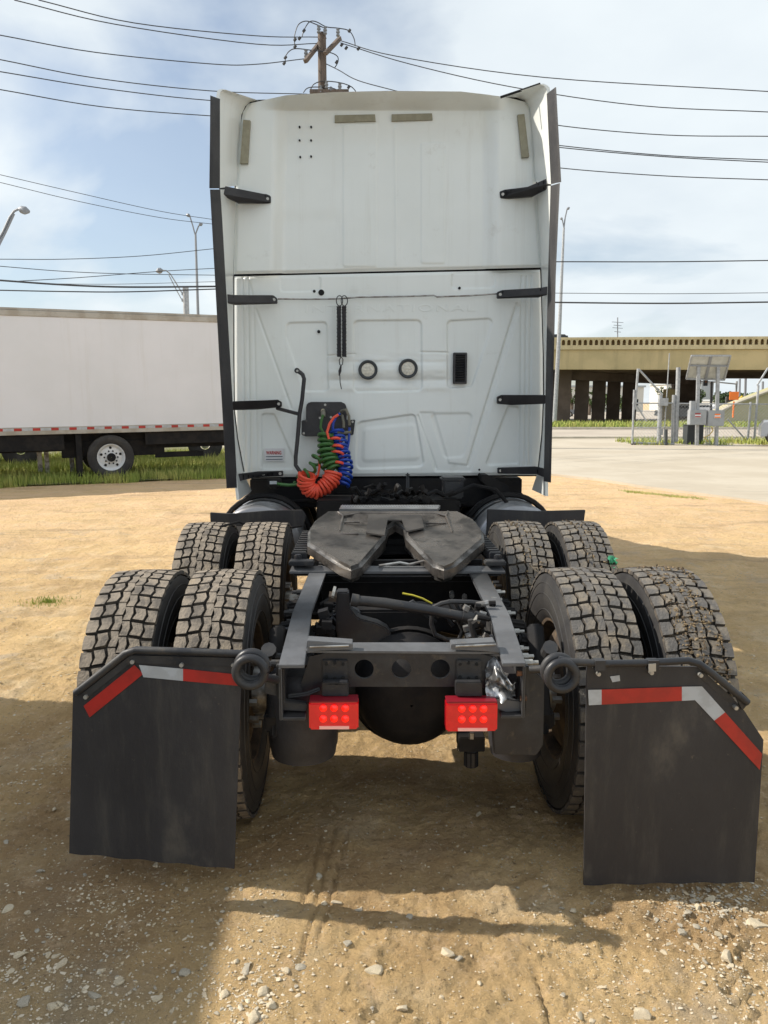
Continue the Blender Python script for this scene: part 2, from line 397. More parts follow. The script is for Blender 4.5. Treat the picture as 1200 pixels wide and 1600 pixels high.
# ------------------------------------------------------------------ mesh helpers
class MB:
    def __init__(s):
        s.v = []; s.f = []; s.m = []

    def add(s, vs, fs, m=0):
        o = len(s.v)
        s.v += [tuple(p) for p in vs]
        for f in fs:
            s.f.append(tuple(i + o for i in f)); s.m.append(m)
        return s

    def box(s, c, sz, m=0, rot=None):
        c = Vector(c); hx, hy, hz = sz[0] / 2, sz[1] / 2, sz[2] / 2
        vs = [Vector((x, y, z)) for x in (-hx, hx) for y in (-hy, hy) for z in (-hz, hz)]
        if rot is not None: vs = [rot @ p for p in vs]
        return s.add([c + p for p in vs], [(0, 1, 3, 2), (4, 6, 7, 5), (0, 4, 5, 1), (2, 3, 7, 6), (0, 2, 6, 4), (1, 5, 7, 3)], m)

    def bar(s, a, b, w, h, m=0, up=(0, 0, 1)):
        a = Vector(a); b = Vector(b); d = (b - a)
        L = d.length; d.normalize()
        side = d.cross(Vector(up))
        if side.length < 1e-4: side = d.cross(Vector((0, 1, 0)))
        side.normalize(); u2 = side.cross(d)
        rot = Matrix((side, d, u2)).transposed()
        return s.box((a + b) / 2, (w, L, h), m, rot)

    def prism(s, pts, vec, m=0, mside=None):
        n = len(pts); vec = Vector(vec)
        pts = [Vector(p) for p in pts]
        o = len(s.v)
        s.add(pts + [p + vec for p in pts], [], m)
        s.f.append(tuple(o + i for i in range(n))); s.m.append(m)
        s.f.append(tuple(o + n + i for i in reversed(range(n)))); s.m.append(m)
        for i in range(n):
            j = (i + 1) % n
            s.f.append((o + i, o + n + i, o + n + j, o + j)); s.m.append(m if mside is None else mside)
        return s

    def tube(s, pts, r, n=8, m=0, cap=True):
        pts = [Vector(p) for p in pts]
        k = len(pts); rr = r if isinstance(r, (list, tuple)) else [r] * k
        t0 = (pts[1] - pts[0]).normalized()
        nn = t0.orthogonal().normalized()
        o = len(s.v); vs = []
        for i in range(k):
            t = (pts[min(i + 1, k - 1)] - pts[max(i - 1, 0)])
            if t.length < 1e-9: t = t0
            t.normalize()
            nn = (nn - t * nn.dot(t)); nn.normalize()
            bb = t.cross(nn)
            for j in range(n):
                a = 2 * math.pi * j / n
                vs.append(pts[i] + (nn * math.cos(a) + bb * math.sin(a)) * rr[i])
        fs = []
        for i in range(k - 1):
            for j in range(n):
                fs.append((i * n + j, i * n + (j + 1) % n, (i + 1) * n + (j + 1) % n, (i + 1) * n + j))
        if cap:
            fs.append(tuple(range(n - 1, -1, -1))); fs.append(tuple((k - 1) * n + j for j in range(n)))
        return s.add(vs, fs, m)

    def lathe(s, prof, o, axis='x', n=32, m=0):
        o = Vector(o); vs = []
        for (r, h) in prof:
            for j in range(n):
                a = 2 * math.pi * j / n
                c_, s_ = r * math.cos(a), r * math.sin(a)
                vs.append(o + (Vector((h, c_, s_)) if axis == 'x' else Vector((s_, h, c_)) if axis == 'y' else Vector((c_, s_, h))))
        fs = []
        for i in range(len(prof) - 1):
            for j in range(n):
                fs.append((i * n + j, i * n + (j + 1) % n, (i + 1) * n + (j + 1) % n, (i + 1) * n + j))
        return s.add(vs, fs, m)

    def cyl(s, a, b, r, n=16, m=0):
        return s.tube([a, b], r, n, m)

    def mesh(s, name, mats, sharp=35, bevel=0):
        me = bpy.data.meshes.new(name)
        me.from_pydata(s.v, [], s.f)
        for mm in mats: me.materials.append(MATS[mm])
        me.polygons.foreach_set('material_index', s.m)
        me.polygons.foreach_set('use_smooth', [True] * len(s.f))
        bm = bmesh.new(); bm.from_mesh(me)
        if bevel:
            bmesh.ops.remove_doubles(bm, verts=bm.verts, dist=1e-5)
            es = [e for e in bm.edges if len(e.link_faces) == 2 and e.calc_face_angle(0) > R(30)]
            try: bmesh.ops.bevel(bm, geom=es, offset=bevel, segments=2, affect='EDGES', clamp_overlap=True)
            except Exception: pass
        bmesh.ops.recalc_face_normals(bm, faces=bm.faces)
        bm.to_mesh(me); bm.free()
        me.set_sharp_from_angle(angle=R(sharp))
        return me

    def build(s, name, mats, parent=None, sharp=35, bevel=0, kind=None):
        if isinstance(mats, str): mats = [mats]
        return link(name, s.mesh(name, mats, sharp, bevel), parent, kind)

    def build_split(s, name, mats, parent=None, **kw):
        par = list(range(len(s.v)))

        def find(i):
            while par[i] != i:
                par[i] = par[par[i]]; i = par[i]
            return i
        for f in s.f:
            r = find(f[0])
            for j in f[1:]: par[find(j)] = r
        isl = {}
        for k, f in enumerate(s.f): isl.setdefault(find(f[0]), []).append(k)
        for ks in isl.values():
            q = MB(); mp = {}
            for k in ks:
                ff = []
                for j in s.f[k]:
                    if j not in mp: mp[j] = len(q.v); q.v.append(s.v[j])
                    ff.append(mp[j])
                q.f.append(tuple(ff)); q.m.append(s.m[k])
            q.build(name, mats, parent, **kw)


WL = {}


def link(name, me, parent=None, kind=None, loc=None):
    o = bpy.data.objects.new(name, me)
    C.objects.link(o)
    if loc is not None: o.location = loc
    if parent is not None:
        o.parent = parent
        if loc is None:
            o.matrix_parent_inverse = Matrix.Translation(-WL.get(parent.name, Vector((0, 0, 0))))
    if kind: o['kind'] = kind
    return o


def thing(name, label, cat, loc=(0, 0, 0), group=None):
    o = bpy.data.objects.new(name, None)
    o.empty_display_size = .3
    C.objects.link(o)
    o.location = loc
    WL[o.name] = Vector(loc)
    tag(o, label, cat, group)
    return o


def tag(o, label, cat, group=None):
    o['label'] = label; o['category'] = cat
    if group: o['group'] = group
    return o


def pxs(pts, Y=None):
    return [P(p[0], p[1], Y if Y is not None else p[2]) for p in pts]


def fast_mesh(name, V, Fc, mats, smooth=False, mi=None):
    """V (n,3) array; Fc (m,k) int array with constant k"""
    me = bpy.data.meshes.new(name)
    k = Fc.shape[1]
    me.vertices.add(len(V)); me.vertices.foreach_set('co', np.asarray(V, dtype=np.float32).ravel())
    me.loops.add(Fc.size); me.loops.foreach_set('vertex_index', Fc.astype(np.int32).ravel())
    me.polygons.add(len(Fc)); me.polygons.foreach_set('loop_start', np.arange(0, Fc.size, k, dtype=np.int32))
    for mm in mats: me.materials.append(MATS[mm])
    if mi is not None: me.polygons.foreach_set('material_index', mi.astype(np.int32))
    me.polygons.foreach_set('use_smooth', [smooth] * len(Fc))
    me.update(calc_edges=True)
    me.validate()
    return me


def grid_faces(nu, nv):
    i = np.arange(nu - 1)[None, :] + np.arange(nv - 1)[:, None] * nu
    i = i.ravel()
    return np.stack([i, i + 1, i + 1 + nu, i + nu], 1)


def vnoise(x, y, seed=0):
    """value noise on numpy arrays, about -1..1"""
    xi = np.floor(x).astype(np.int64); yi = np.floor(y).astype(np.int64)
    xf = x - xi; yf = y - yi
    u = xf * xf * (3 - 2 * xf); v = yf * yf * (3 - 2 * yf)

    def h(a, b):
        n = (a * 374761393 + b * 668265263 + seed * 1442695041) & 0xFFFFFFFF
        n = ((n ^ (n >> 13)) * 1274126177) & 0xFFFFFFFF
        return ((n ^ (n >> 16)) & 0xFFFF) / 32767.5 - 1
    return (h(xi, yi) * (1 - u) + h(xi + 1, yi) * u) * (1 - v) + (h(xi, yi + 1) * (1 - u) + h(xi + 1, yi + 1) * u) * v


def fbm(x, y, oct=4, seed=0, gain=.5):
    r = 0; a = 1.0
    for k in range(oct):
        r = r + a * vnoise(x * 2 ** k, y * 2 ** k, seed + k * 17); a *= gain
    return r


def sstep(a, b, x):
    t = np.clip((x - a) / (b - a), 0, 1)
    return t * t * (3 - 2 * t)


# ================================================================== SETTING
# ---- dirt lot, one sheet to the horizon, finely modelled near the camera
def axis(parts):
    out = [parts[0][0]]
    for (a, b, s0, s1) in parts:
        x = a
        n = max(1, int(abs(b - a) / ((s0 + s1) / 2)))
        for k in range(1, n + 1):
            t = k / n
            # spacing grows from s0 to s1
            x = a + (b - a) * ((s0 * t + (s1 - s0) * t * t / 2) / (s0 + (s1 - s0) / 2))
            out.append(x)
    return np.array(out)


ys = axis([(-3, 1.1, .5, .05), (1.1, 3.2, .0105, .013), (3.2, 6.5, .013, .05), (6.5, 22, .05, .3), (22, 90, .6, 6), (90, 2600, 12, 400)])
xp = axis([(0, 1.9, .0115, .0125), (1.9, 4, .015, .05), (4, 12, .06, .3), (12, 60, .5, 6), (60, 2200, 10, 400)])
xs = np.concatenate([-xp[:0:-1], xp])
XX, YY = np.meshgrid(xs, ys)


def ground_h(X, Y):
    d = np.sqrt((X + .16) ** 2 + Y ** 2)
    fade = 1 - sstep(5, 12, d)
    h = 0.014 * fbm(X * 1.3, Y * 1.3, 3, 3) * (1 - sstep(12, 25, d)) + .015 * fbm(X * 4.3, Y * 4.3, 4, 41, .65) * (1 - sstep(10, 20, d)) * sstep(2.2, 4.5, d)
    rough = .45 + .55 * sstep(-.2, .5, fbm(X * .9, Y * .9, 2, 9))
    rid = np.abs(fbm(X * 7 + .3 * vnoise(X * 9, Y * 9, 1), Y * 9, 3, 15, .55))
    h = h + fade * rough * (0.0085 * fbm(X * 11, Y * 11, 4, 5, .62) + 0.0075 * np.abs(fbm(X * 30, Y * 26, 3, 6, .6)) + .007 * sstep(.25, .75, rid))
    # tread prints pressed into the mud right of centre and a second pair of drag lines
    def prints(h, x0, slope, w, pitch, depth, y0, y1, seed):
        xc = x0 + slope * (Y - 2.0)
        u = (X - xc)
        on = sstep(w / 2 + .02, w / 2 - .01, np.abs(u)) * sstep(y1, y1 - .25, Y) * sstep(y0 - .1, y0, Y)
        ph = (Y / pitch + .35 * np.sin(u * 40)) % 1.0
        lug = sstep(.30, .42, ph) * sstep(1.0, .90, ph)
        col = np.abs(((u / w + .5) * 5) % 1.0 - .5)
        lug = lug * sstep(.5, .38, col)
        keep = sstep(-.5, .1, fbm(X * 4, Y * 4, 2, seed))
        return h + on * keep * (-depth * .5 + depth * (1 - lug))
    h = prints(h, .50, -.05, .27, .085, .019, 1.2, 2.35, 31)
    h = prints(h, .86, .30, .26, .08, .013, 1.2, 2.6, 33)
    h = prints(h, -1.02, -.1, .27, .085, .010, 1.2, 2.4, 35)
    # two thin drag scratches left of centre
    for (x0, sl, a, b_) in ((-.345, .10, 2.2, 3.0), (-.30, .12, 2.35, 2.95), (-.385, .08, 2.5, 2.95), (.42, -.08, 1.55, 1.95), (.60, -.06, 1.4, 1.85), (.36, .02, 1.95, 2.2)):
        u = np.abs(X - (x0 + sl * (Y - 2.4)))
        h = h - .012 * sstep(.011, .003, u) * sstep(b_, b_ - .1, Y) * sstep(a - .1, a, Y)
    # ruts further off, left of the truck
    for (yc, sl, a) in ((7.4, -.22, .085), (6.1, -.16, .06), (8.4, -.2, .05), (9.6, -.1, .055), (12.3, -.05, .05), (5.2, -.25, .04)):
        w = Y - (yc + sl * (X + 4) + .12 * vnoise(X * .8, X * 0, 4))
        h = h + a * (np.exp(-(w / .09) ** 2) - .8 * np.exp(-((w - .2) / .12) ** 2)) * sstep(-1.6, -2.6, X) * (.5 + .5 * vnoise(X * 2, Y * 2, 8))
    return h * sstep(80, 40, d)


ZZ = ground_h(XX, YY)
gV = np.stack([XX.ravel(), YY.ravel(), ZZ.ravel()], 1)
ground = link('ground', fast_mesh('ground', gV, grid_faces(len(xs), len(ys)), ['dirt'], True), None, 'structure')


def gz(x, y):
    return float(ground_h(np.array([x]), np.array([y]))[0])


def sheet(name, pts, z, m, n=1):
    mb = MB(); mb.add([(p.x, p.y, z) for p in pts], [tuple(range(len(pts)))])
    return mb.build(name, m, None, kind='structure')


# concrete apron to the right, road, verge, kerb
ap = [G(640, 735), G(868, 744), G(940, 752), G(1000, 762), G(1100, 775), G(1200, 789), G(1420, 820), G(1700, 830), Vector((48, 36.7, 0)), Vector((-8, 36.7, 0)), Vector((-6, 25, 0))]
apb = MB()
apb.prism([(p.x, p.y, .05) for p in ap], (0, 0, -.3))
apron = apb.build('concrete_apron', 'concrete', None, kind='structure')
rd = [Vector((-60, 37, 0)), Vector((90, 37, 0)), Vector((90, 49, 0)), Vector((-60, 49, 0))]
sheet('road', rd, .058, 'road_concrete')
kb = MB()
for (x0, x1, y0) in ((-40, 90, 49.0), ):
    kb.box(((x0 + x1) / 2, y0 + .2, .1), (x1 - x0, .4, .2))
kb.box((15, 36.8, .08), (70, .35, .12))
kb.build('kerb', 'kerb', None, kind='structure', bevel=.02)
sheet('verge', [Vector((-60, 49.4, 0)), Vector((90, 49.4, 0)), Vector((90, 70, 0)), Vector((-60, 70, 0))], .16, 'grass_ground')
sheet('far_road', [Vector((-60, 72, 0)), Vector((120, 72, 0)), Vector((160, 190, 0)), Vector((-60, 190, 0))], .06, 'road_concrete')


def grass(name, area_fn, n, h0, h1, w=.012, zb=0.0, m='grass_blade'):
    pts = area_fn(n)
    n = len(pts)
    a = rng.uniform(0, 2 * np.pi, n); h = rng.uniform(h0, h1, n) * (0.6 + .4 * rng.random(n))
    lean = rng.uniform(0, .45, n) * h; la = rng.uniform(0, 2 * np.pi, n)
    dxv = np.cos(a) * w; dyv = np.sin(a) * w
    z = zb
    V = np.zeros((n, 5, 3))
    V[:, 0] = np.stack([pts[:, 0] - dxv, pts[:, 1] - dyv, np.full(n, z)], 1)
    V[:, 1] = np.stack([pts[:, 0] + dxv, pts[:, 1] + dyv, np.full(n, z)], 1)
    mx = pts[:, 0] + np.cos(la) * lean * .35; my = pts[:, 1] + np.sin(la) * lean * .35
    V[:, 2] = np.stack([mx + dxv * .7, my + dyv * .7, z + h * .6], 1)
    V[:, 3] = np.stack([mx - dxv * .7, my - dyv * .7, z + h * .6], 1)
    V[:, 4] = np.stack([pts[:, 0] + np.cos(la) * lean, pts[:, 1] + np.sin(la) * lean, z + h], 1)
    b = np.arange(n)[:, None] * 5
    Fc = np.concatenate([b + [0, 1, 2], b + [0, 2, 3], b + [3, 2, 4]], 0)
    o = link(name, fast_mesh(name, V.reshape(-1, 3), Fc, [m]), None, 'stuff')
    return o


# ---- trailer frame of reference (its side stands askew to the truck)
TL, TR = P(0, 680, 16.3), P(348, 671, 18.2)
te = (TR - TL); tlen = te.length; te.normalize()
tn = Vector((-te.y, te.x, 0)).normalized()          # away from the camera
tu = te.cross(tn) * -1
if tu.z < 0: tu = -tu


def trailer_area(s0, s1, d0, d1):
    def f(n):
        s = rng.uniform(s0, s1, n); d = d0 + (d1 - d0) * rng.random(n) ** 1.25
        jag = .25 * vnoise(s * 1.7, s * 0, 3)
        keep = d > d0 + .3 + jag
        s, d = s[keep], d[keep]
        clump = vnoise(s * 2.2, d * 2.2, 5) > -.75
        s, d = s[clump], d[clump]
        return np.stack([TL.x + te.x * s + tn.x * d, TL.y + te.y * s + tn.y * d], 1)
    return f


gsheet = [Vector((TL.x, TL.y, 0)) + te * s_ + tn * d_ for (s_, d_) in ((-14, -.45), (-6, -.55), (-2, -.35), (2, -.5), (5, -.3), (8, -.5), (8, 14), (-14, 14))]
sheet('grass_bed', gsheet, .034, 'grass_ground')
tag(grass('grass', trailer_area(-5, 8, -.75, 9), 75000, .06, .34, .0075), 'long green and yellow grass growing under and behind the white trailer', 'grass')


def rect_area(x0, x1, y0, y1, cl=None):
    def f(n):
        x = rng.uniform(x0, x1, n); y = rng.uniform(y0, y1, n)
        k = vnoise(x * (cl or .8), y * (cl or .8), 21) > -.35
        return np.stack([x[k], y[k]], 1)
    return f


tag(grass('grass', rect_area(8, 42, 49.6, 58), 16000, .12, .45, .03, .16), 'strip of green grass along the kerb before the overpass columns', 'grass')
g0, g1 = G(1000, 697), G(1240, 690)
tag(grass('grass', rect_area(g0.x - .2, g1.x + 6, 30.6, 34.4, 1.2), 6500, .07, .32, .016, .05), 'weedy grass around the gate posts and grey cabinets', 'grass')
wp = G(72, 941)


def tuft_area(n):
    a = rng.uniform(0, 6.28, n); r = np.abs(rng.normal(0, .10, n))
    return np.stack([wp.x + np.cos(a) * r * 1.3, wp.y + np.sin(a) * r], 1)


tag(grass('weed_tuft', tuft_area, 420, .012, .05, .0028), 'small green weed in the dirt left of the rear tyres', 'weed')


def edge_area(n):
    t = rng.random(n)
    a, b = G(975, 768), G(1100, 781)
    return np.stack([a.x + (b.x - a.x) * t + rng.normal(0, .05, n), a.y + (b.y - a.y) * t + rng.normal(0, .12, n)], 1)


tag(grass('grass', edge_area, 1500, .01, .05, .004), 'thin grass along the edge where dirt meets the concrete apron', 'grass')


# ---- stones: shared shapes
def stone_mesh(seed, m, sub=2):
    bm = bmesh.new()
    bmesh.ops.create_icosphere(bm, subdivisions=sub, radius=1)
    rs = random.Random(seed)
    cuts = [Vector((rs.gauss(0, 1), rs.gauss(0, 1), rs.gauss(0, 1))).normalized() for _ in range(9)]
    lim = [rs.uniform(.35, .75) for _ in cuts]
    sc = Vector((rs.uniform(.8, 1.3), rs.uniform(.6, 1.0), rs.uniform(.32, .55)))
    for v in bm.verts:
        for cc, l in zip(cuts, lim):
            e = v.co.dot(cc) - l
            if e > 0: v.co -= cc * e
        v.co *= 1 + .05 * mnoise.noise(v.co * 3 + Vector((seed, 0, 0)))
        v.co = Vector((v.co.x * sc.x, v.co.y * sc.y, v.co.z * sc.z))
    me = bpy.data.meshes.new('stone')
    bm.to_mesh(me); bm.free()
    me.materials.append(MATS[m])
    return me


stones = [stone_mesh(i, 'stone_pale' if i % 3 else 'stone_grey', 2) for i in range(9)]
SM = [(np.array([v.co[:] for v in s_.vertices]), np.array([p.vertices[:] for p in s_.polygons])) for s_ in [stone_mesh(50 + i, 'stone_pale', 1) for i in range(6)]]


def stone_at(px, py, size, k=None):
    g = G(px, py)
    o = bpy.data.objects.new('stone', stones[(k if k is not None else random.randrange(9))])
    C.objects.link(o); o.parent = ground
    o.location = (g.x, g.y, gz(g.x, g.y) + size * .05)
    o.rotation_euler = (random.uniform(-.3, .3), random.uniform(-.3, .3), random.uniform(0, 6.3))
    o.scale = (size,) * 3


for (x, y, s_) in ((583, 1518, .026), (700, 1490, .03), (716, 1496, .026), (526, 1412, .02), (543, 1472, .024), (560, 1418, .014), (507, 1413, .016),
                   (630, 1578, .02), (430, 1410, .014), (468, 1510, .024), (448, 1520, .018), (1065, 1462, .026), (1135, 1503, .028), (1120, 1472, .016),
                   (895, 1420, .018), (878, 1418, .012), (1185, 1450, .034), (1090, 1425, .022), (1110, 1410, .026), (1165, 1425, .02), (1075, 1435, .018),
                   (30, 1500, .032), (38, 1570, .034), (80, 1575, .022), (145, 1555, .024), (12, 1430, .022), (95, 1512, .024), (75, 1500, .018),
                   (410, 1550, .026), (350, 1552, .022), (290, 1520, .022), (245, 1560, .02), (385, 1515, .024), (425, 1575, .024), (395, 1590, .028),
                   (1045, 1475, .014), (1010, 1520, .014), (940, 1545, .016), (905, 1590, .022), (1000, 1590, .03), (880, 1560, .012), (690, 1555, .014)):
    stone_at(x, y, s_)
stones_n = 0
while stones_n < 235:
    px, py = random.uniform(-20, 1220), random.uniform(1230, 1610)
    dens = .9 if (px < 420 and py > 1350) else (.8 if px > 1010 and 1380 < py < 1500 else .16)
    if px < 110 and py > 1250: dens = .6
    if random.random() > dens: continue
    stone_at(px, py, random.choice((.006, .007, .007, .008, .009, .010, .012, .016)) * random.uniform(.8, 1.15)); stones_n += 1


def gravel(n, region, smin, smax, mats, wdens, label, name='gravel'):
    Vs, Fs, Ms = [], [], []
    off = 0; c = 0; tries = 0
    while c < n and tries < n * 40:
        tries += 1
        x, y = region()
        if random.random() > wdens(x, y): continue
        sz = smin * (smax / smin) ** (random.random() ** 2.2)
        V, Fc = SM[random.randrange(6)]
        a = random.uniform(0, 6.3); ca, sa = math.cos(a), math.sin(a)
        Rm = np.array([[ca, -sa, 0], [sa, ca, 0], [0, 0, 1]])
        Vs.append(V @ Rm.T * sz + np.array([x, y, 0])); Fs.append(Fc + off); off += len(V)
        Ms.append(np.full(len(Fc), 0 if random.random() < .7 else 1))
        c += 1
    V = np.concatenate(Vs)
    cen = np.repeat(np.array([v.mean(0)[:2] for v in Vs]), [len(v) for v in Vs], 0)
    V[:, 2] += ground_h(cen[:, 0], cen[:, 1]) + .001
    o = link(name, fast_mesh(name, V, np.concatenate(Fs), mats, False, np.concatenate(Ms)), None, 'stuff')
    tag(o, label, 'gravel')


def reg1():
    y = 1.15 + 3.0 * random.random() ** 1.6
    return random.uniform(-1.25, 1.25) * (y * .55 + .25), y


def dens1(x, y):
    w = .28 + .9 * max(0, float(vnoise(np.array([x * 1.6]), np.array([y * 1.6]), 2)[0]))
    if x < -.45 and y < 2.9: w += .45
    if x > .85 and 1.9 < y < 2.5: w += .7
    return min(1, w)


gravel(32000, reg1, .0016, .0085, ['gravel_tan', 'gravel_pale'], dens1, 'loose pale gravel pressed in the dirt behind the truck')
gravel(24000, lambda: (random.uniform(-7, 7), 3.3 + 10 * random.random() ** 1.3), .004, .014, ['gravel_tan', 'gravel_pale'], lambda x, y: .3 + .5 * float(vnoise(np.array([x]), np.array([y]), 6)[0]),
       'scattered gravel on the dirt lot around and beyond the truck')

def cluster(cx, cy, rx, ry):
    def f():
        g = G(random.gauss(cx, rx), min(1640, random.gauss(cy, ry)))
        return g.x, g.y
    return f


for (cx, cy, rx, ry, n, a, b, mm, lb) in (
        (1115, 1412, 45, 20, 520, .004, .015, ['stone_grey', 'gravel_tan'], 'patch of grey rubble in the dirt below the right mud flap'),
        (70, 1545, 80, 40, 420, .003, .013, ['gravel_pale', 'stone_grey'], 'loose pale gravel patch at the lower left corner'),
        (200, 1420, 60, 40, 300, .003, .010, ['gravel_pale', 'gravel_tan'], 'thin gravel patch below the left mud flap'),
        (395, 1545, 45, 40, 320, .003, .013, ['gravel_pale', 'stone_grey'], 'gravel patch at the edge of the shade in the lower foreground'),
        (50, 1200, 50, 60, 300, .003, .010, ['gravel_pale', 'gravel_tan'], 'gravel patch at the left edge beside the left mud flap'),
        (1150, 1520, 50, 40, 300, .003, .012, ['gravel_pale', 'stone_grey'], 'gravel patch at the lower right corner')):
    gravel(n, cluster(cx, cy, rx, ry), a, b, mm, lambda x, y: 1, lb)

# ================================================================== TRUCK
truck = thing('semi_truck', 'white sleeper semi tractor seen from behind with bare fifth wheel and dual muddy tyres', 'truck', (0, 3.8, 0))
Y0 = 5.75


def sd_poly(X, Y, pts):
    pts = np.array(pts, float)
    d = np.full(X.shape, 1e9); s_ = np.ones(X.shape)
    n = len(pts)
    for i in range(n):
        j = (i - 1) % n
        ex, ey = pts[j] - pts[i]
        wx, wy = X - pts[i][0], Y - pts[i][1]
        t = np.clip((wx * ex + wy * ey) / (ex * ex + ey * ey), 0, 1)
        bx, by = wx - ex * t, wy - ey * t
        d = np.minimum(d, bx * bx + by * by)
        c1 = Y >= pts[i][1]; c2 = Y < pts[j][1]; c3 = ex * wy > ey * wx
        a = (c1 & c2 & c3) | (~c1 & ~c2 & ~c3)
        s_ = np.where(a, -s_, s_)
    return s_ * np.sqrt(d)


def shrink(pts, r):
    c = np.mean(pts, 0)
    return [tuple(np.array(p) + (c - np.array(p)) / np.linalg.norm(c - np.array(p)) * r * 1.35) for p in pts]


def pressed(X, Y, pts, r, depth, soft=1.6):
    sd = sd_poly(X, Y, shrink(pts, r)) - r
    return depth * sstep(soft, -soft, sd)


def lineh(X, Y, a, b, w, depth):
    ax, ay = a; bx, by = b
    ex, ey = bx - ax, by - ay
    t = np.clip(((X - ax) * ex + (Y - ay) * ey) / (ex * ex + ey * ey), 0, 1)
    d = np.hypot(X - ax - ex * t, Y - ay - ey * t)
    return depth * sstep(w, 0, d)


def project_grid(PX, PY, H):
    """points on the plane Y=Y0 seen at the surveyed pixels, moved towards the rear by H"""
    dX = fwd.x * F + rgt.x * (PX - 600) - upv.x * (PY - 800)
    dY = fwd.y * F + rgt.y * (PX - 600) - upv.y * (PY - 800)
    dZ = fwd.z * F + rgt.z * (PX - 600) - upv.z * (PY - 800)
    k = Y0 / dY
    return np.stack([(CAM.x + dX * k).ravel(), (Y0 - H).ravel(), (CAM.z + dZ * k).ravel()], 1)


# lower back panel
nu, nv = 400, 268
U, V_ = np.meshgrid(np.linspace(0, 1, nu), np.linspace(0, 1, nv))
PX = (365 + 1 * V_) * (1 - U) + (848 + 1.5 * V_) * U
PY = (431.5 * (1 - U) + 421 * U) * (1 - V_) + (746 * (1 - U) + 742 * U) * V_
H = np.zeros_like(PX)
D1 = -.012
H += pressed(PX, PY, [(436, 436), (503, 435), (503, 451), (436, 452)], 6, D1 * .6)
H += pressed(PX, PY, [(704, 430), (775, 429), (775, 445), (704, 447)], 6, D1 * .8)
H += pressed(PX, PY, [(450, 503), (509, 502), (510, 613), (480, 614), (447, 520)], 7, D1)
H += pressed(PX, PY, [(553, 501), (658, 500), (659, 611), (553, 613)], 8, D1)
H += pressed(PX, PY, [(702, 499), (768, 497), (733, 607), (702, 608)], 7, D1)
H += pressed(PX, PY, [(573, 650), (647, 648), (731, 731), (681, 732), (661, 680), (572, 660)], 4, 0)
H += pressed(PX, PY, [(557, 661), (650, 648), (663, 727), (556, 731)], 8, D1)
H += pressed(PX, PY, [(567, 672), (650, 664), (656, 715), (566, 719)], 7, .006, 4)
H += pressed(PX, PY, [(675, 646), (736, 645), (722, 716), (697, 718)], 8, D1 * .6, 2.5)
H += pressed(PX, PY, [(797, 633), (808, 634), (808, 726), (761, 727)], 4, D1)
H += pressed(PX, PY, [(411, 645), (424, 645), (458, 720), (458, 733), (411, 734)], 5, D1)
H += pressed(PX, PY, [(655, 646), (674, 646), (699, 728), (731, 731), (809, 474), (812, 476), (735, 738), (680, 737)], 2, D1 * .5, 2)
for (a, b) in (((400, 484), (455, 638)), ((808, 474), (731, 727)), ((653, 650), (681, 731))):
    H += lineh(PX, PY, a, b, 3, -.007)
for x in (379.5, 388):
    H += lineh(PX, PY, (x, 434), (x + 3, 738), 2.5, -.009)
H += lineh(PX, PY, (390, 440), (396, 470), 2.5, -.006) + lineh(PX, PY, (396, 470), (402, 735), 2.5, -.004)
for x in (815, 822.5, 829.5):
    H += lineh(PX, PY, (x, 432), (x - 2, 726), 2.5, -.008)
# dents and soft waves across the middle
m_ = sstep(500, 530, PX) * sstep(712, 690, PX)
H += m_ * (.010 * np.exp(-((PY - 580 + .02 * (PX - 600)) / 9) ** 2) - .007 * np.exp(-((PY - 594) / 4) ** 2) + .005 * np.exp(-((PY - 606) / 5) ** 2) - .004 * np.exp(-((PY - 566) / 3) ** 2))
H += m_ * .0022 * fbm(PX / 28, PY / 11, 3, 4) * sstep(620, 600, PY) * sstep(540, 560, PY)
H += lineh(PX, PY, (512, 556), (555, 553), 2.2, -.006) + lineh(PX, PY, (658, 550), (700, 551), 2.2, -.008)
H += .0014 * fbm(PX / 80, PY / 80, 2, 2)
edge = sstep(0, .012, U) * sstep(1, .988, U) * sstep(0, .015, V_) * sstep(1, .985, V_)
H -= .012 * (1 - edge)
lp = link('lower_back_panel', fast_mesh('lower_back_panel', project_grid(PX, PY, H), grid_faces(nu, nv), ['white_paint'], True), truck)

# raised lettering pressed into the panel
fc = bpy.data.curves.new('pressed_lettering', 'FONT')
fc.body = 'INTERNATIONAL'
fc.size = .115; fc.extrude = .0006; fc.bevel_depth = .0012; fc.space_character = 1.24; fc.align_x = 'CENTER'
fo = bpy.data.objects.new('tmp', fc); C.objects.link(fo)
bpy.context.view_layer.update()
me = bpy.data.meshes.new_from_object(fo.evaluated_get(bpy.context.evaluated_depsgraph_get()))
bpy.data.objects.remove(fo)
me.materials.clear(); me.materials.append(MATS['white_paint'])
pc = P(608, 487, Y0 - .0045)
xl, xr = P(476, 480, Y0).x, P(742, 480, Y0).x
bb = np.array([v.co[:] for v in me.vertices]); wdt = bb[:, 0].max() - bb[:, 0].min()
kx = (xr - xl) / wdt
for v in me.vertices:
    x, y, z = v.co
    v.co = ((xl + xr) / 2 + x * kx, Y0 - .0008 - z, pc.z + y * .62 + x * kx * .012)
link('pressed_lettering', me, lp)

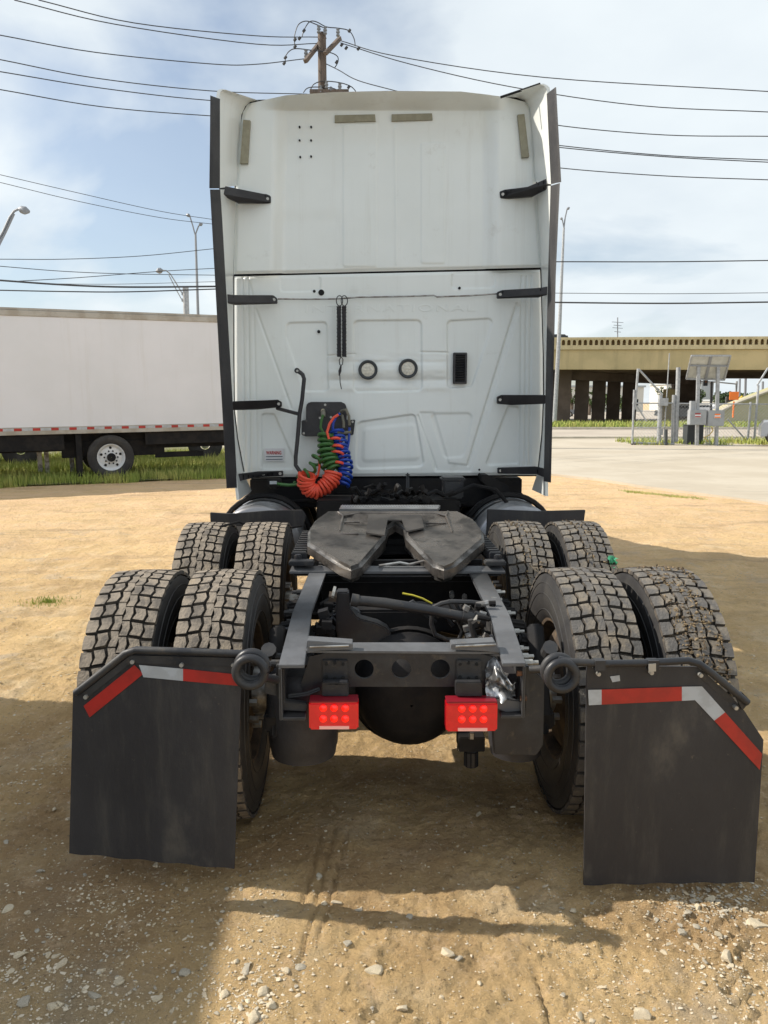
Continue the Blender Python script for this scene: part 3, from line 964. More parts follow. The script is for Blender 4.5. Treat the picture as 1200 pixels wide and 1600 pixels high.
# upper back panel / roof cap
nu, nv = 380, 260
U, V_ = np.meshgrid(np.linspace(0, 1, nu), np.linspace(0, 1, nv))
V2 = V_ ** 1.25
ytop = np.interp(U, [0, .05, .12, .3, .5, .78, .88, .95, 1], [162, 156, 150, 145, 143, 144, 149, 153, 160])
yb = 428.5 * (1 - U) + 418 * U
PY = ytop * (1 - V2) + yb * V2
xl_ = np.interp(PY, [140, 157, 165, 175, 200, 300, 430], [400, 394, 386, 380, 375, 368, 365])
xr_ = np.interp(PY, [140, 153, 161, 175, 200, 300, 420], [808, 816, 824, 831, 834, 838, 847])
PX = xl_ * (1 - U) + xr_ * U
H = np.zeros_like(PX)
side = sstep(452, 425, PX - (PY - 165) * -.02) + sstep(752, 782, PX)
H += .075 * side
lipc = np.clip((173 - PY) / (173 - ytop), 0, 1)
H += (.19 * lipc ** 1.15 * (1 - .6 * side)) * sstep(396, 445, PX) * sstep(808, 765, PX) + .035 * sstep(230, 172, PY) * (1 - side)
H += .0 * PX
for (x0, x1, y0, y1) in ((539, 586, 192, 418), (617, 617.8, 200, 412), (661, 692, 222, 413)):
    if x1 - x0 > 2: H += pressed(PX, PY, [(x0, y0), (x1, y0), (x1, y1), (x0, y1)], 4, .005, 1.8)
    else: H += lineh(PX, PY, (x0, y0), (x0 + 2, y1), 2.5, .004)
H += pressed(PX, PY, [(430, 340), (533, 336), (533, 424), (436, 424)], 14, -.006, 12)
H += .0025 * fbm(PX / 90, PY / 90, 2, 8)
edge = sstep(0, .012, U) * sstep(1, .988, U) * sstep(1, .985, V_)
H -= .014 * (1 - edge)
PX = 570 + (PX - 570) * (1 - np.maximum(H, 0) / 5.75); PY = 630 - (630 - PY) * (1 - np.maximum(H, 0) / 5.75)
up_ = link('upper_back_panel', fast_mesh('upper_back_panel', project_grid(PX, PY, H), grid_faces(nu, nv), ['white_paint'], True), truck)
# roof skin running forward from the lip (slightly below it so the lip reads)
row = project_grid(PX, PY, H).reshape(nv, nu, 3)[0][::10]
mb = MB(); k = len(row)
vs = [Vector(p) for p in row] + [Vector(p) + Vector((0, .45, .03)) for p in row] + [Vector((p[0] * .97, 8.3, p[2] - .08)) for p in row]
mb.add(vs, [(r_ * k + i, r_ * k + i + 1, (r_ + 1) * k + i + 1, (r_ + 1) * k + i) for r_ in range(2) for i in range(k - 1)])
mb.build('roof', 'white_paint', truck, sharp=60)

# cab body: loft of rounded sections from the sleeper to the bonnet
mb = MB()
secs = [(5.80, 1.10, 1.20, 3.74), (6.6, 1.19, 1.18, 3.80), (8.0, 1.20, 1.0, 3.72), (8.45, 1.15, .95, 3.35), (9.05, 1.08, .8, 2.15), (9.9, 1.02, .6, 1.78), (10.9, .95, .5, 1.45), (11.1, .85, .5, 1.1)]
vs = []
nseg = 24
for (y, hw, zb, zt) in secs:
    for j in range(nseg):
        a = 2 * math.pi * (j + .5) / nseg
        cx, sx = math.cos(a), math.sin(a)
        ex = .28
        x = math.copysign(abs(cx) ** ex, cx) * hw; z = math.copysign(abs(sx) ** ex, sx)
        vs.append((x - .0, y, (zb + zt) / 2 + z * (zt - zb) / 2))
fs = [(i * nseg + j, i * nseg + (j + 1) % nseg, (i + 1) * nseg + (j + 1) % nseg, (i + 1) * nseg + j) for i in range(len(secs) - 1) for j in range(nseg)]
fs += [tuple(range(nseg)), tuple((len(secs) - 1) * nseg + j for j in range(nseg))]
mb.add(vs, fs)
cabo = mb.build('cab_body', 'white_paint', truck, sharp=40)
mb = MB()
for sx in (-1, 1):
    mb.prism([(sx * 1.205, 7.45, 2.0), (sx * 1.20, 8.25, 2.0), (sx * 1.19, 8.1, 2.65), (sx * 1.2, 7.5, 2.65)], (sx * -.03, 0, 0))
mb.prism([(-1.0, 9.1, 2.18), (1.0, 9.1, 2.18), (.98, 8.55, 3.2), (-.98, 8.55, 3.2)], (0, .03, .03))
mb.build_split('window', 'glass_dark', cabo)
# dark gasket behind the seam and round the edge
mb = MB()
mb.prism(pxs([(368, 165), (398, 156), (600, 150), (812, 155), (832, 175), (849, 420), (850, 744), (366, 747), (366, 430)], Y0 + .03), (0, .02, 0))
mb.build('gasket', 'under_dark', truck)

# marks and holes on the back of the cab
def disc(mb, px, py, r, Y, m=0, n=16, th=.006, sy=1.0):
    c = P(px, py, Y); k = (c - CAM).dot(fwd) / F
    mb.prism([c + Vector((math.cos(2 * math.pi * i / n) * r * k, 0, math.sin(2 * math.pi * i / n) * r * k * sy)) for i in range(n)], (0, th, 0), m)


for (x, y, r_) in ((502, 457, 4.6), (491, 455, 2.2), (498, 518, 2.4), (718, 450, 2.1), (749, 734, 1.6)):
    mb = MB(); disc(mb, x, y, r_, Y0 - .006, th=.02); mb.build('drilled_hole', 'hole_black', lp)
for (x, y) in ((468, 198), (486, 198), (468, 219), (486, 219), (469, 245), (486, 244)):
    mb = MB(); disc(mb, x, y, 1.5, Y0 - (.034 if y < 210 else .014), th=.05); mb.build('drilled_hole', 'hole_black', up_)


def tape(name, px4, Y, m, parent, th=.002, nseg=1, lab=None):
    mb = MB(); mb.prism(pxs(px4, Y), (0, th, 0))
    o = mb.build(name, m, parent)
    if lab: o['label'] = lab
    return o


tape('tan_strip', [(523, 180), (586, 178.5), (587, 189), (523, 191)], Y0 - .045, 'tan_tape', up_, .04)
tape('tan_strip', [(612, 178.5), (675, 177), (676, 187), (612, 189)], Y0 - .045, 'tan_tape', up_, .04)
tape('tan_strip', [(380, 187), (391, 188), (387, 255), (375, 255)], Y0 - .108, 'tan_tape', up_, .03)
tape('tan_strip', [(809, 179), (819.5, 178), (827, 244.5), (816, 246)], Y0 - .108, 'tan_tape', up_, .03)

for (x, y) in ((575, 578), (637.5, 576)):
    c = P(x, y, Y0)
    k = (c - CAM).dot(fwd) / F
    mb = MB()
    mb.lathe([(15 * k, .005), (15 * k, -.022), (13.5 * k, -.030), (11.5 * k, -.028), (10.3 * k, -.018), (10.3 * k, .0)], c, 'y', 36)
    ho = mb.build('round_lamp', 'dark_plastic', truck)
    mb = MB(); mb.lathe([(10.6 * k, -.016), (7 * k, -.021), (.1 * k, -.023)], c, 'y', 24)
    mb.build('lens', 'lamp_lens', ho)
    mb = MB()
    for i in range(7):
        a = i * math.pi * 2 / 6
        rr_ = 0 if i == 6 else 5.2 * k
        cc = c + Vector((math.cos(a) * rr_, -.022, math.sin(a) * rr_))
        mb.lathe([(2.1 * k, .004), (1.6 * k, -.003), (.1 * k, -.004)], cc, 'y', 10)
    mb.build('led', 'lamp_lens', ho)

# vent grille
mb = MB()
va, vb = P(708, 600, Y0 - .012), P(729.5, 551, Y0 - .012)
w, h = vb.x - va.x, vb.z - va.z
fw = .014
mb.box(((va.x + vb.x) / 2, Y0 - .010, vb.z - fw / 2), (w, .03, fw)); mb.box(((va.x + vb.x) / 2, Y0 - .010, va.z + fw / 2), (w, .03, fw))
mb.box((va.x + fw / 2, Y0 - .010, (va.z + vb.z) / 2), (fw, .03, h - 2 * fw)); mb.box((vb.x - fw / 2, Y0 - .010, (va.z + vb.z) / 2), (fw, .03, h - 2 * fw))
mb.box(((va.x + vb.x) / 2, Y0 + .0, (va.z + vb.z) / 2), (w - .01, .004, h - .01))
vg = mb.build('vent_grille', 'black_rubber', truck, bevel=.003)
for i in range(11):
    z = va.z + fw + (h - 2 * fw) * (i + .5) / 11
    mb = MB(); mb.box(((va.x + vb.x) / 2, Y0 - .012, z), (w - 2 * fw, .02, .005), 0, Matrix.Rotation(.6, 3, 'X'))
    mb.build('slat', 'frame_paint', vg)

# warning sticker
tk = tape('warning_label', [(413, 701), (443.5, 700.5), (443.5, 720.5), (413, 721)], Y0 - .010, 'label_white', truck, .01)


def text_mesh(body, size, m, c, width, parent, name):
    fc = bpy.data.curves.new(name, 'FONT'); fc.body = body; fc.size = size; fc.align_x = 'CENTER'; fc.extrude = .0006; fc.offset = size * .02
    fo = bpy.data.objects.new('tmp', fc); C.objects.link(fo); bpy.context.view_layer.update()
    me = bpy.data.meshes.new_from_object(fo.evaluated_get(bpy.context.evaluated_depsgraph_get())); bpy.data.objects.remove(fo)
    me.materials.clear(); me.materials.append(MATS[m])
    b = np.array([v.co[:] for v in me.vertices]); kx = width / (b[:, 0].max() - b[:, 0].min())
    for v in me.vertices:
        x, y, z = v.co; v.co = (c.x + x * kx, c.y - z, c.z + y)
    return link(name, me, parent)


cW = P(428, 710, Y0 - .013)
text_mesh('WARNING', .036, 'label_red', cW, .112, tk, 'lettering')
for (y0, y1, mm) in ((713, 714.2, 'label_teal'), (717.2, 718.4, 'label_teal')):
    tape('text_line', [(415.5, y0), (441.5, y0 - .3), (441.5, y1 - .3), (415.5, y1)], Y0 - .0125, mm, tk, .003)


# side fairings
def ruled(name, A, B, th, m, parent, nsub=4):
    """surface between polylines A and B, th: offset vector"""
    k = len(A); vs = []
    for j in range(nsub + 1):
        t = j / nsub
        for i in range(k):
            vs.append(Vector(A[i]).lerp(Vector(B[i]), t))
    th = Vector(th)
    n0 = len(vs)
    vs2 = [v + th for v in vs]
    fs = []
    for j in range(nsub):
        for i in range(k - 1):
            q = (j * k + i, j * k + i + 1, (j + 1) * k + i + 1, (j + 1) * k + i)
            fs.append(q); fs.append(tuple(n0 + x for x in reversed(q)))
    bd = [i for i in range(k)] + [j * k + k - 1 for j in range(1, nsub + 1)] + [nsub * k + i for i in range(k - 2, -1, -1)] + [j * k for j in range(nsub - 1, 0, -1)]
    for a in range(len(bd)):
        b = bd[(a + 1) % len(bd)]
        fs.append((bd[a], n0 + bd[a], n0 + b, b))
    mb = MB(); mb.add(vs + vs2, fs)
    return mb.build(name, m, parent, sharp=40)


YS, YT = Y0 - .05, 5.30
# left
A = pxs([(404, 157), (392, 160), (384, 167), (378, 180), (374, 230), (371, 290)], YS)
B = pxs([(352, 140), (347, 141), (344, 144), (342.5, 155), (341.5, 215), (342, 294)], YT)
lf = ruled('side_fairing', A, B, (-.02, 0, .004), 'white_paint', truck)
lf['label'] = 'upper side fairing on the left of the cab'
A = pxs([(370, 296), (367, 360), (365, 430), (365, 560), (366, 645), (371, 685), (381, 738), (393, 767)], YS)
B = pxs([(342.5, 296), (346, 350), (350.5, 430), (358, 560), (363, 645), (366, 690), (369, 738), (374, 781)], YT + .0)
lf2 = ruled('side_fairing', A, B, (-.02, 0, .0), 'white_paint', truck)
lf2['label'] = 'lower side fairing on the left of the cab'
ruled('edge_strip', pxs([(342, 154), (342, 220), (342, 294)], YT), pxs([(328.5, 149), (328, 215), (327, 294)], 5.18), (.006, .006, 0), 'black_rubber', lf)
ruled('edge_strip', pxs([(342.5, 296), (346, 350), (350.5, 430), (358, 560), (363, 645), (369.5, 762)], YT), pxs([(328, 296), (331, 350), (335.5, 430), (342.5, 560), (347.5, 645), (354, 763)], 5.18), (.006, .006, 0), 'black_rubber', lf2)
# right
A = pxs([(782, 152), (806, 153), (819, 158), (826, 168), (830, 215), (836, 284)], YS)
B = pxs([(844, 131.5), (850, 134), (854, 138), (856, 150), (859, 215), (862, 288)], YT)
rf = ruled('side_fairing', A, B, (.02, 0, .004), 'white_paint', truck)
rf['label'] = 'upper side fairing on the right of the cab'
A = pxs([(837, 292), (842, 360), (845.5, 430), (849.5, 560), (850, 615), (847, 680), (841, 735), (831, 765)], YS)
B = pxs([(862, 290), (860, 360), (858, 430), (855, 560), (854, 615), (853, 680), (852, 740), (852, 775)], YT)
rf2 = ruled('side_fairing', A, B, (.02, 0, 0), 'white_paint', truck)
rf2['label'] = 'lower side fairing on the right of the cab'
ruled('edge_strip', pxs([(856, 146), (859, 215), (862.5, 287)], YT), pxs([(869, 136), (873, 210), (877, 284.5)], 5.18), (-.006, .006, 0), 'black_rubber', rf)
ruled('edge_strip', pxs([(862, 290), (860, 360), (858, 430), (855, 560), (854, 615), (851, 752)], YT), pxs([(875, 286), (872, 350), (868.5, 430), (865.5, 560), (864, 620), (861, 754)], 5.18), (-.006, .006, 0), 'black_rubber', rf2)
# seam cords between fairing and cab
for pts, mm in (([(403, 158), (391, 161), (383, 168), (377.5, 181), (373.5, 230), (370.5, 290), (367, 360), (364.5, 430)], 'under_dark'),
                ([(783, 153), (806, 154), (819, 159), (826, 169), (830, 215), (836, 288), (842, 360), (845.5, 430), (849.5, 560), (850, 615), (847, 680), (841, 735)], 'under_dark'),
                ([(365, 430), (365, 560), (366, 640), (371, 685), (381, 737)], 'under_dark')):
    mb = MB(); mb.tube(pxs(pts, YS - .004), .006, 6); mb.build('seal', mm, truck)
mb = MB(); mb.tube(pxs([(782, 152), (815, 141), (844, 131)], 5.5), .008, 6)
mb.build('seal', 'under_dark', rf)

# rubber straps between cab and fairings
straps = [
    ([(342, 289), (352, 290), (380, 301), (416, 303), (423, 306), (423, 317), (372, 316), (343, 303)], 342, 423),
    ([(352, 459), (366, 461), (427, 461), (433, 466), (433, 474), (366, 476), (353, 473)], 352, 433),
    ([(363, 627), (434, 625), (440, 628), (440, 636), (402, 640), (363, 641)], 363, 440),
    ([(369, 741), (402, 737), (442, 736), (442, 744), (402, 745.5), (370, 753)], 369, 442),
    ([(781, 299), (789, 296), (825, 292), (857, 277), (862, 285), (861, 292), (832, 306), (790, 310), (782, 309)], 862, 781),
    ([(777, 456), (785, 453), (840, 450), (857, 447), (857, 460), (842, 464), (777, 466)], 857, 777),
    ([(777, 620), (784, 617), (853, 617), (853, 631), (800, 633), (777, 631)], 853, 777),
    ([(778, 731), (838, 729), (851, 732), (851, 746), (838, 741), (778, 740)], 851, 778)]
def yext(poly, x):
    ys_ = []
    for i in range(len(poly)):
        (xa, ya), (xb, yb) = poly[i], poly[(i + 1) % len(poly)]
        if (xa - x) * (xb - x) <= 0 and xa != xb: ys_.append(ya + (yb - ya) * (x - xa) / (xb - xa))
    return (min(ys_), max(ys_)) if ys_ else None


for poly, xo, xi in straps:
    pts = [P(x, y, Y0 - .09 - .30 * max(0, min(1, (abs(x - xi) - 40) / (abs(xo - xi) - 40)))) for (x, y) in poly]
    mb = MB(); mb.prism(pts, (0, .035, 0))
    bo = mb.build('rubber_strap', 'black_rubber', truck, bevel=.004)
    ymid = sum(p[1] for p in poly) / len(poly)
    mb = MB()
    for i in range(1, 9):
        x = xi + (xo - xi) * (i / 9.5)
        t = (x - xi) / (xo - xi)
        e_ = yext(poly, x)
        if not e_: continue
        yy = Y0 - .10 - .30 * max(0, min(1, (abs(x - xi) - 40) / (abs(xo - xi) - 40)))
        a = P(x, e_[0] + 2, yy); b = P(x, e_[1] - 2, yy)
        mb.bar(a, b, .006, .012, up=(0, 1, 0))
    mb.build('rib', 'under_dark', bo)
    for f_ in (.06, .42):
        x = xi + (xo - xi) * f_
        e_ = yext(poly, x)
        if not e_: continue
        yc = sum(e_) / 2
        mb = MB(); disc(mb, x, yc, 2.3, Y0 - .105, th=.02, n=10); mb.build('bolt', 'bolt_steel', bo)

# cable across the cab, spring hanger
mb = MB(); mb.tube(pxs([(434, 467), (480, 467.5), (525, 467), (560, 464.5), (640, 463), (678, 461.5), (683, 464), (690, 463.5), (735, 462), (777, 459)], Y0 - .045), .0058, 8)
mb.build('cable', 'steel', truck)
mb = MB()
YH = Y0 - .075


def coil(mb, path, rad, turns, r, n_per=14, phase=0, m=0, nn=7, aspect=1.0, tilt=0.0):
    """helix wound around a smooth centre path (list of Vectors)"""
    k = len(path)

    def at(t):
        t = max(0, min(1, t)) * (k - 1)
        i = min(int(t), k - 2); f = t - i
        p0, p1, p2, p3 = path[max(i - 1, 0)], path[i], path[i + 1], path[min(i + 2, k - 1)]
        return .5 * ((2 * p1) + (p2 - p0) * f + (2 * p0 - 5 * p1 + 4 * p2 - p3) * f * f + (3 * p1 - p0 - 3 * p2 + p3) * f ** 3)
    N = int(turns * n_per); pts = []
    for i in range(N + 1):
        t = i / N
        c = at(t); d = (at(t + .01) - at(t - .01)).normalized()
        s1 = d.cross(Vector((0, 1, 0))).normalized(); s2 = s1.cross(d).normalized()
        a = 2 * math.pi * turns * t + phase
        rr_ = rad(t) if callable(rad) else rad
        rr_ *= 1 + .09 * math.sin(a * .37 + phase)
        pts.append(c + s1 * math.cos(a) * rr_ + s2 * math.sin(a) * rr_ * aspect + d * math.sin(a) * rr_ * tilt)
    mb.tube(pts, r, nn, m)
    return pts


for x in (529.5, 537.5):
    a, b = P(x, 479, YH), P(x + .3, 557, YH)
    coil(mb, [a, a.lerp(b, .5), b], .0125, 38, .0052, 9, nn=5)
    mb.cyl(a, b, .009, 8)
for x in (530.5, 538):
    c = P(x, 470, YH)
    mb.tube([c + Vector((math.cos(i * math.pi / 8) * .023, 0, math.sin(i * math.pi / 8) * .036)) for i in range(17)], .0035, 6)
mb.tube(pxs([(533, 557), (530, 563), (531, 570), (535, 570), (536, 562), (533.5, 558)], YH), .0035, 6)
mb.tube(pxs([(533, 570), (531, 580), (530, 587)], YH), [.005, .012, .004], 6)
mb.tube(pxs([(531, 586), (531.5, 598), (533.5, 608)], YH), .0035, 6)
mb.build('spring_hanger', 'black_rubber', truck)

# hose support bar, connector plate
YB = 5.50
mb = MB()
mb.tube(pxs([(464, 579), (469, 582), (473, 585.5), (475.2, 592), (472, 625), (468, 647), (465, 685), (462, 714), (462, 727), (469.5, 738)], YB), .0145, 10)
mb.tube([P(467, 647, YB), P(433, 638, Y0 - .07)], .013, 8)
mb.tube([P(464, 579, YB), P(464, 579, Y0)], .011, 8)
disc(mb, 464, 579, 4.2, YB - .01, th=.03)
hb = mb.build('hose_bar', 'black_rubber', truck)
mb = MB(); disc(mb, 464.5, 579.5, 1.8, YB - .02, th=.02, n=10); mb.build('bolt', 'bolt_steel', hb)
mb = MB()
mb.prism(pxs([(478, 636), (480, 630), (486, 628), (533, 628), (539, 631), (541.5, 638), (541.5, 657), (555, 656), (552, 680), (538, 681), (478, 682), (471, 680), (471, 657), (478, 657)], Y0 - .12), (0, .10, 0))
cp = mb.build('connector_plate', 'black_rubber', truck, bevel=.005)
for (x, y) in ((508, 632.5), (500, 653), (517, 652), (551, 659), (474.5, 677)):
    mb = MB(); disc(mb, x, y, 1.9, Y0 - .128, th=.02, n=10); mb.build('bolt', 'bolt_steel', cp)
mb = MB()
mb.tube([P(505, 642, Y0 - .12), P(505, 645, Y0 - .19), P(505, 651, Y0 - .20)], .017, 10)
mb.tube([P(531, 648, Y0 - .12), P(534, 642, Y0 - .2), P(541, 640, Y0 - .24), P(545, 650, Y0 - .24), P(546, 664, Y0 - .22)], .0105, 8)
mb.tube([P(531, 646, Y0 - .12), P(535, 650, Y0 - .2), P(537, 660, Y0 - .22), P(537, 668, Y0 - .22)], .010, 8)
mb.tube([P(527, 677, Y0 - .2), P(549, 675, Y0 - .2)], .012, 8)
mb.build_split('air_fitting', 'hose_grey', cp)

r_ = .0105
yc_ = Y0 - .22
mb = MB()
mb.tube(pxs([(505, 648), (502, 658), (501, 668), (505, 676), (512, 679)], yc_), .0095, 8)
coil(mb, pxs([(509, 678), (509, 692), (512, 708), (516, 722), (522, 733)], yc_), lambda t: .044 + .014 * math.sin(t * 3), 8.2, .0125, 18, aspect=.9, tilt=.38)
coil(mb, pxs([(497, 712), (492, 723), (484, 736), (472, 748), (464, 755)], yc_), lambda t: .034, 4.2, .0115, 16, 1.0, tilt=.5)
mb.tube(pxs([(522, 733), (510, 738), (500, 728), (497, 712)], yc_ + .05), .0095, 8)
mb.tube(pxs([(464, 757), (452, 758), (440, 757), (432, 755)], yc_ - .02), .0115, 8)
mb.build('green_hose', 'hose_green', truck)
mb = MB()
mb.tube(pxs([(529, 648), (522, 652), (515, 662), (511, 675), (514, 686)], yc_ - .06), .0095, 8)
coil(mb, pxs([(521, 738), (518, 749), (508, 760), (494, 768), (483, 764), (478, 752), (480, 742)], yc_ - .05), lambda t: .050 + .006 * math.sin(t * 9), 17.5, .0108, 18, 0, aspect=.9, tilt=.25)
mb.tube(pxs([(499, 712), (499, 730), (497, 742), (490, 752)], yc_ - .0), .0085, 8)
coil(mb, pxs([(523, 683), (527, 696), (528, 708), (530, 726)], yc_ - .01), .036, 3.6, .0105, 16, 2, tilt=.4)
mb.build('red_hose', 'hose_red', truck)
mb = MB()
mb.tube(pxs([(532, 646), (526, 650), (521, 660), (520, 670), (526, 674)], yc_ + .02), .0095, 8)
coil(mb, pxs([(526, 672), (531, 690), (534, 706), (539, 722), (539, 740), (535, 757)], yc_ + .02), lambda t: .042 + .008 * t, 13, .0112, 18, .5, aspect=.9, tilt=.38)
mb.tube(pxs([(546, 668), (545, 690), (542, 704)], yc_ + .02), .009, 8)
mb.build('blue_hose', 'hose_blue', truck)
mb = MB()
pts = [P(430, 752, Y0 - .2)]
mb.box(P(429, 754, Y0 - .2), (.10, .09, .055)); mb.cyl(P(429, 758, Y0 - .2), P(429, 764, Y0 - .2), .035, 12)
vo = mb.build('air_valve', 'under_dark', truck, bevel=.006)
mb = MB(); mb.box(P(427, 754, Y0 - .252), (.05, .012, .022)); mb.build('cap', 'white_tape', vo)

# --- under the cab: transmission clutter, deck plate, tanks
mb = MB()
mb.box((0, 6.2, 1.05), (2.05, .9, .22)); mb.box((0, 5.9, .8), (1.0, 1.2, .5))
mb.prism(pxs([(420, 744), (760, 742), (760, 775), (430, 778)], 5.85), (0, .2, 0))
mb.build('floor_pan', 'under_dark', truck, bevel=.01)
mb = MB()
random.seed(3)
for i in range(26):
    x0, y0 = random.uniform(545, 690), random.uniform(762, 789)
    x1, y1 = x0 + random.uniform(-60, 60), y0 + random.uniform(-9, 9)
    Yd = random.uniform(4.9, 5.6)
    a, b = P(x0, y0, Yd), P(x1, y1, Yd + random.uniform(-.2, .3))
    mb.tube([a, a.lerp(b, .33) + Vector((0, 0, .02)), a.lerp(b, .66) + Vector((0, .03, -.02)), b], random.uniform(.007, .018), 6)
for i in range(12):
    p = P(random.uniform(560, 675), random.uniform(778, 789), random.uniform(5.1, 5.5))
    mb.box(p, (random.uniform(.03, .06), .05, random.uniform(.02, .04)), 0, Matrix.Rotation(random.uniform(-.5, .5), 3, 'Y'))
mb.build_split('pipework', 'under_dark', truck)
mb = MB(); mb.box(P(707, 763, 5.45), (.14, .16, .13)); mb.box(P(707, 748, 5.45), (.17, .16, .03)); mb.tube([P(637, 745, 5.6), P(637, 775, 5.5)], .014, 8); mb.box(P(637, 742, 5.6), (.03, .03, .03))
mb.build_split('cab_mount', 'frame_paint', truck, bevel=.01)
mb = MB()
mb.prism([P(533, 789.5, 4.95), P(688, 789.5, 4.95), P(684, 795, 4.6), P(530, 795, 4.6)], (0, 0, -.02), 0)
for i in range(60):
    x = 535 + i * 2.55
    mb.box(P(x, 791.2, 4.82) + Vector((0, 0, .004)), (.006, .05, .006), 0)
mb.build('deck_plate', 'aluminium', truck)
for sx in (-1, 1):
    mb = MB()
    prof = [(.01, -.02), (.2, -.012), (.285, .0), (.305, .02), (.305, 1.5), (.28, 1.52), (.01, 1.53)]
    mb.lathe(prof, (sx * .88, 5.12, .735), 'y', 48)
    for y in (.25, 1.2): mb.lathe([(.309, y), (.309, y + .05)], (sx * .88, 5.12, .735), 'y', 48, 1)
    mb.build('fuel_tank', ['tank_metal', 'frame_paint'], truck, sharp=50)
    mb = MB()
    for yy in (5.5, 6.1): mb.tube([(sx * .88 + .33 * math.sin(a * .2), yy, .735 + .33 * math.cos(a * .2)) for a in range(-8, 9)], .02, 6)
    mb.build_split('tank_strap', 'under_dark', truck)
# right step frame
mb = MB()
mb.prism(pxs([(752, 742), (762, 742), (796, 760), (795, 783), (785, 783), (752, 752)], 5.6), (0, .35, 0))
mb.tube(pxs([(700, 775), (740, 758), (775, 765), (800, 795)], 5.3), .015, 8)
mb.tube(pxs([(430, 796), (450, 784), (480, 782), (530, 786)], 5.6), .015, 8)
mb.build_split('step_bracket', 'under_dark', truck, bevel=.004)

# quarter fenders
for poly in ([(328, 801), (360, 803), (420, 798), (472, 797), (478, 806), (474, 823), (380, 822), (352, 822), (329, 820)],
             [(762, 796), (840, 799), (915, 797), (912, 818.5), (878, 820), (868, 828), (860, 842), (846, 822), (800, 822), (768, 858), (760, 840)]):
    mb = MB(); mb.prism(pxs(poly, 5.02), (0, .025, 0))
    fo_ = mb.build('quarter_fender', 'flap_rubber', truck, bevel=.003)
mb = MB(); mb.tube([P(470, 822, 4.9), P(412, 832, 4.6), (-.9, 4.45, 1.035), (-.98, 4.3, 1.03)], .007, 6); mb.build('hanging_hose', 'under_dark', truck)

# --- frame rails
L_out = [(482, 896, 3.54), (458, 951, 3.06), (435, 1040, 2.54)]
L_in = [(509.5, 896, 3.54), (487, 959, 3.02), (476, 1038, 2.545)]
R_out = [(762, 896, 3.54), (796, 959, 3.02), (822, 1037, 2.55)]
R_in = [(734, 896, 3.54), (766, 963, 3.0), (785, 1036, 2.555)]
for out, inn, sx in ((L_out, L_in, -1), (R_out, R_in, 1)):
    o_ = [P(*p) for p in out]; i_ = [P(*p) for p in inn]
    for k in range(3):
        z = (o_[k].z + i_[k].z) / 2; y = (o_[k].y + i_[k].y) / 2
        o_[k] = Vector((o_[k].x, y, z)); i_[k] = Vector((i_[k].x, y, z))
    o_.insert(0, Vector((o_[0].x, 8.5, o_[0].z))); i_.insert(0, Vector((i_[0].x, 8.5, i_[0].z)))
    mb = MB()
    n = len(o_)
    for k in range(n - 1):
        mb.prism([o_[k], i_[k], i_[k + 1], o_[k + 1]], (0, 0, -.012), 0)
    for k in range(n - 1):
        a, b = o_[k], o_[k + 1]
        mb.prism([a + Vector((0, 0, -.0125)), b + Vector((0, 0, -.0125)), b + Vector((0, 0, -.20)), a + Vector((0, 0, -.26))], (-sx * .01, 0, 0), 1)
        mb.prism([a + Vector((-sx * .0105, 0, -.26)), i_[k] + Vector((0, 0, -.26)), i_[k + 1] + Vector((0, 0, -.20)), b + Vector((-sx * .0105, 0, -.20))], (0, 0, .01), 1)
    mb.build('frame_rail', ['flange_sky_sheen', 'frame_paint'], truck, bevel=.002)
    # bolts standing out of the rail
    mb = MB()
    for (dy, dz) in ((.08, -.03), (.18, -.05), (.3, -.07), (.42, -.05), (.62, -.05), (.68, -.11), (.85, -.04), (.92, -.10), (1.0, -.16), (.1, -.13)):
        x = np.interp(2.545 + dy, [2.545, 3.04, 3.54], [o_[3].x, o_[2].x, o_[1].x]); z = np.interp(2.545 + dy, [2.545, 3.04, 3.54], [o_[3].z, o_[2].z, o_[1].z])
        mb.cyl((x, 2.545 + dy, z + dz), (x + sx * .035, 2.545 + dy, z + dz), .013, 8); mb.cyl((x, 2.545 + dy, z + dz), (x + sx * .055, 2.545 + dy, z + dz), .008, 8)
    mb.build_split('rail_bolt', 'bolt_steel' if sx > 0 else 'frame_paint', truck)
    # suspension lumps outboard
    mb = MB()
    for yy in (2.9, 3.1, 3.3, 3.45):
        mb.cyl((o_[1].x + sx * .02, yy, .80), (o_[1].x + sx * .09, yy, .79), .032, 10)
    mb.cyl((sx * .50, 2.72, .55), (sx * .50, 2.9, .86), .035, 12); mb.cyl((sx * .50, 2.70, .50), (sx * .50, 2.72, .55), .02, 10)
    mb.box((sx * .47, 3.15, .55), (.14, .9, .07))
    mb.build_split('suspension_arm', 'under_dark', truck, bevel=.01)
    mb = MB(); mb.cyl((sx * .515, 2.70, .835), (sx * .515, 2.74, .80), .028, 10, 0); mb.cyl((sx * .515, 2.69, .79), (sx * .515, 2.72, .76), .018, 10, 1)
    mb.build('shock_mount', ['frame_paint', 'drum_brown'], truck)

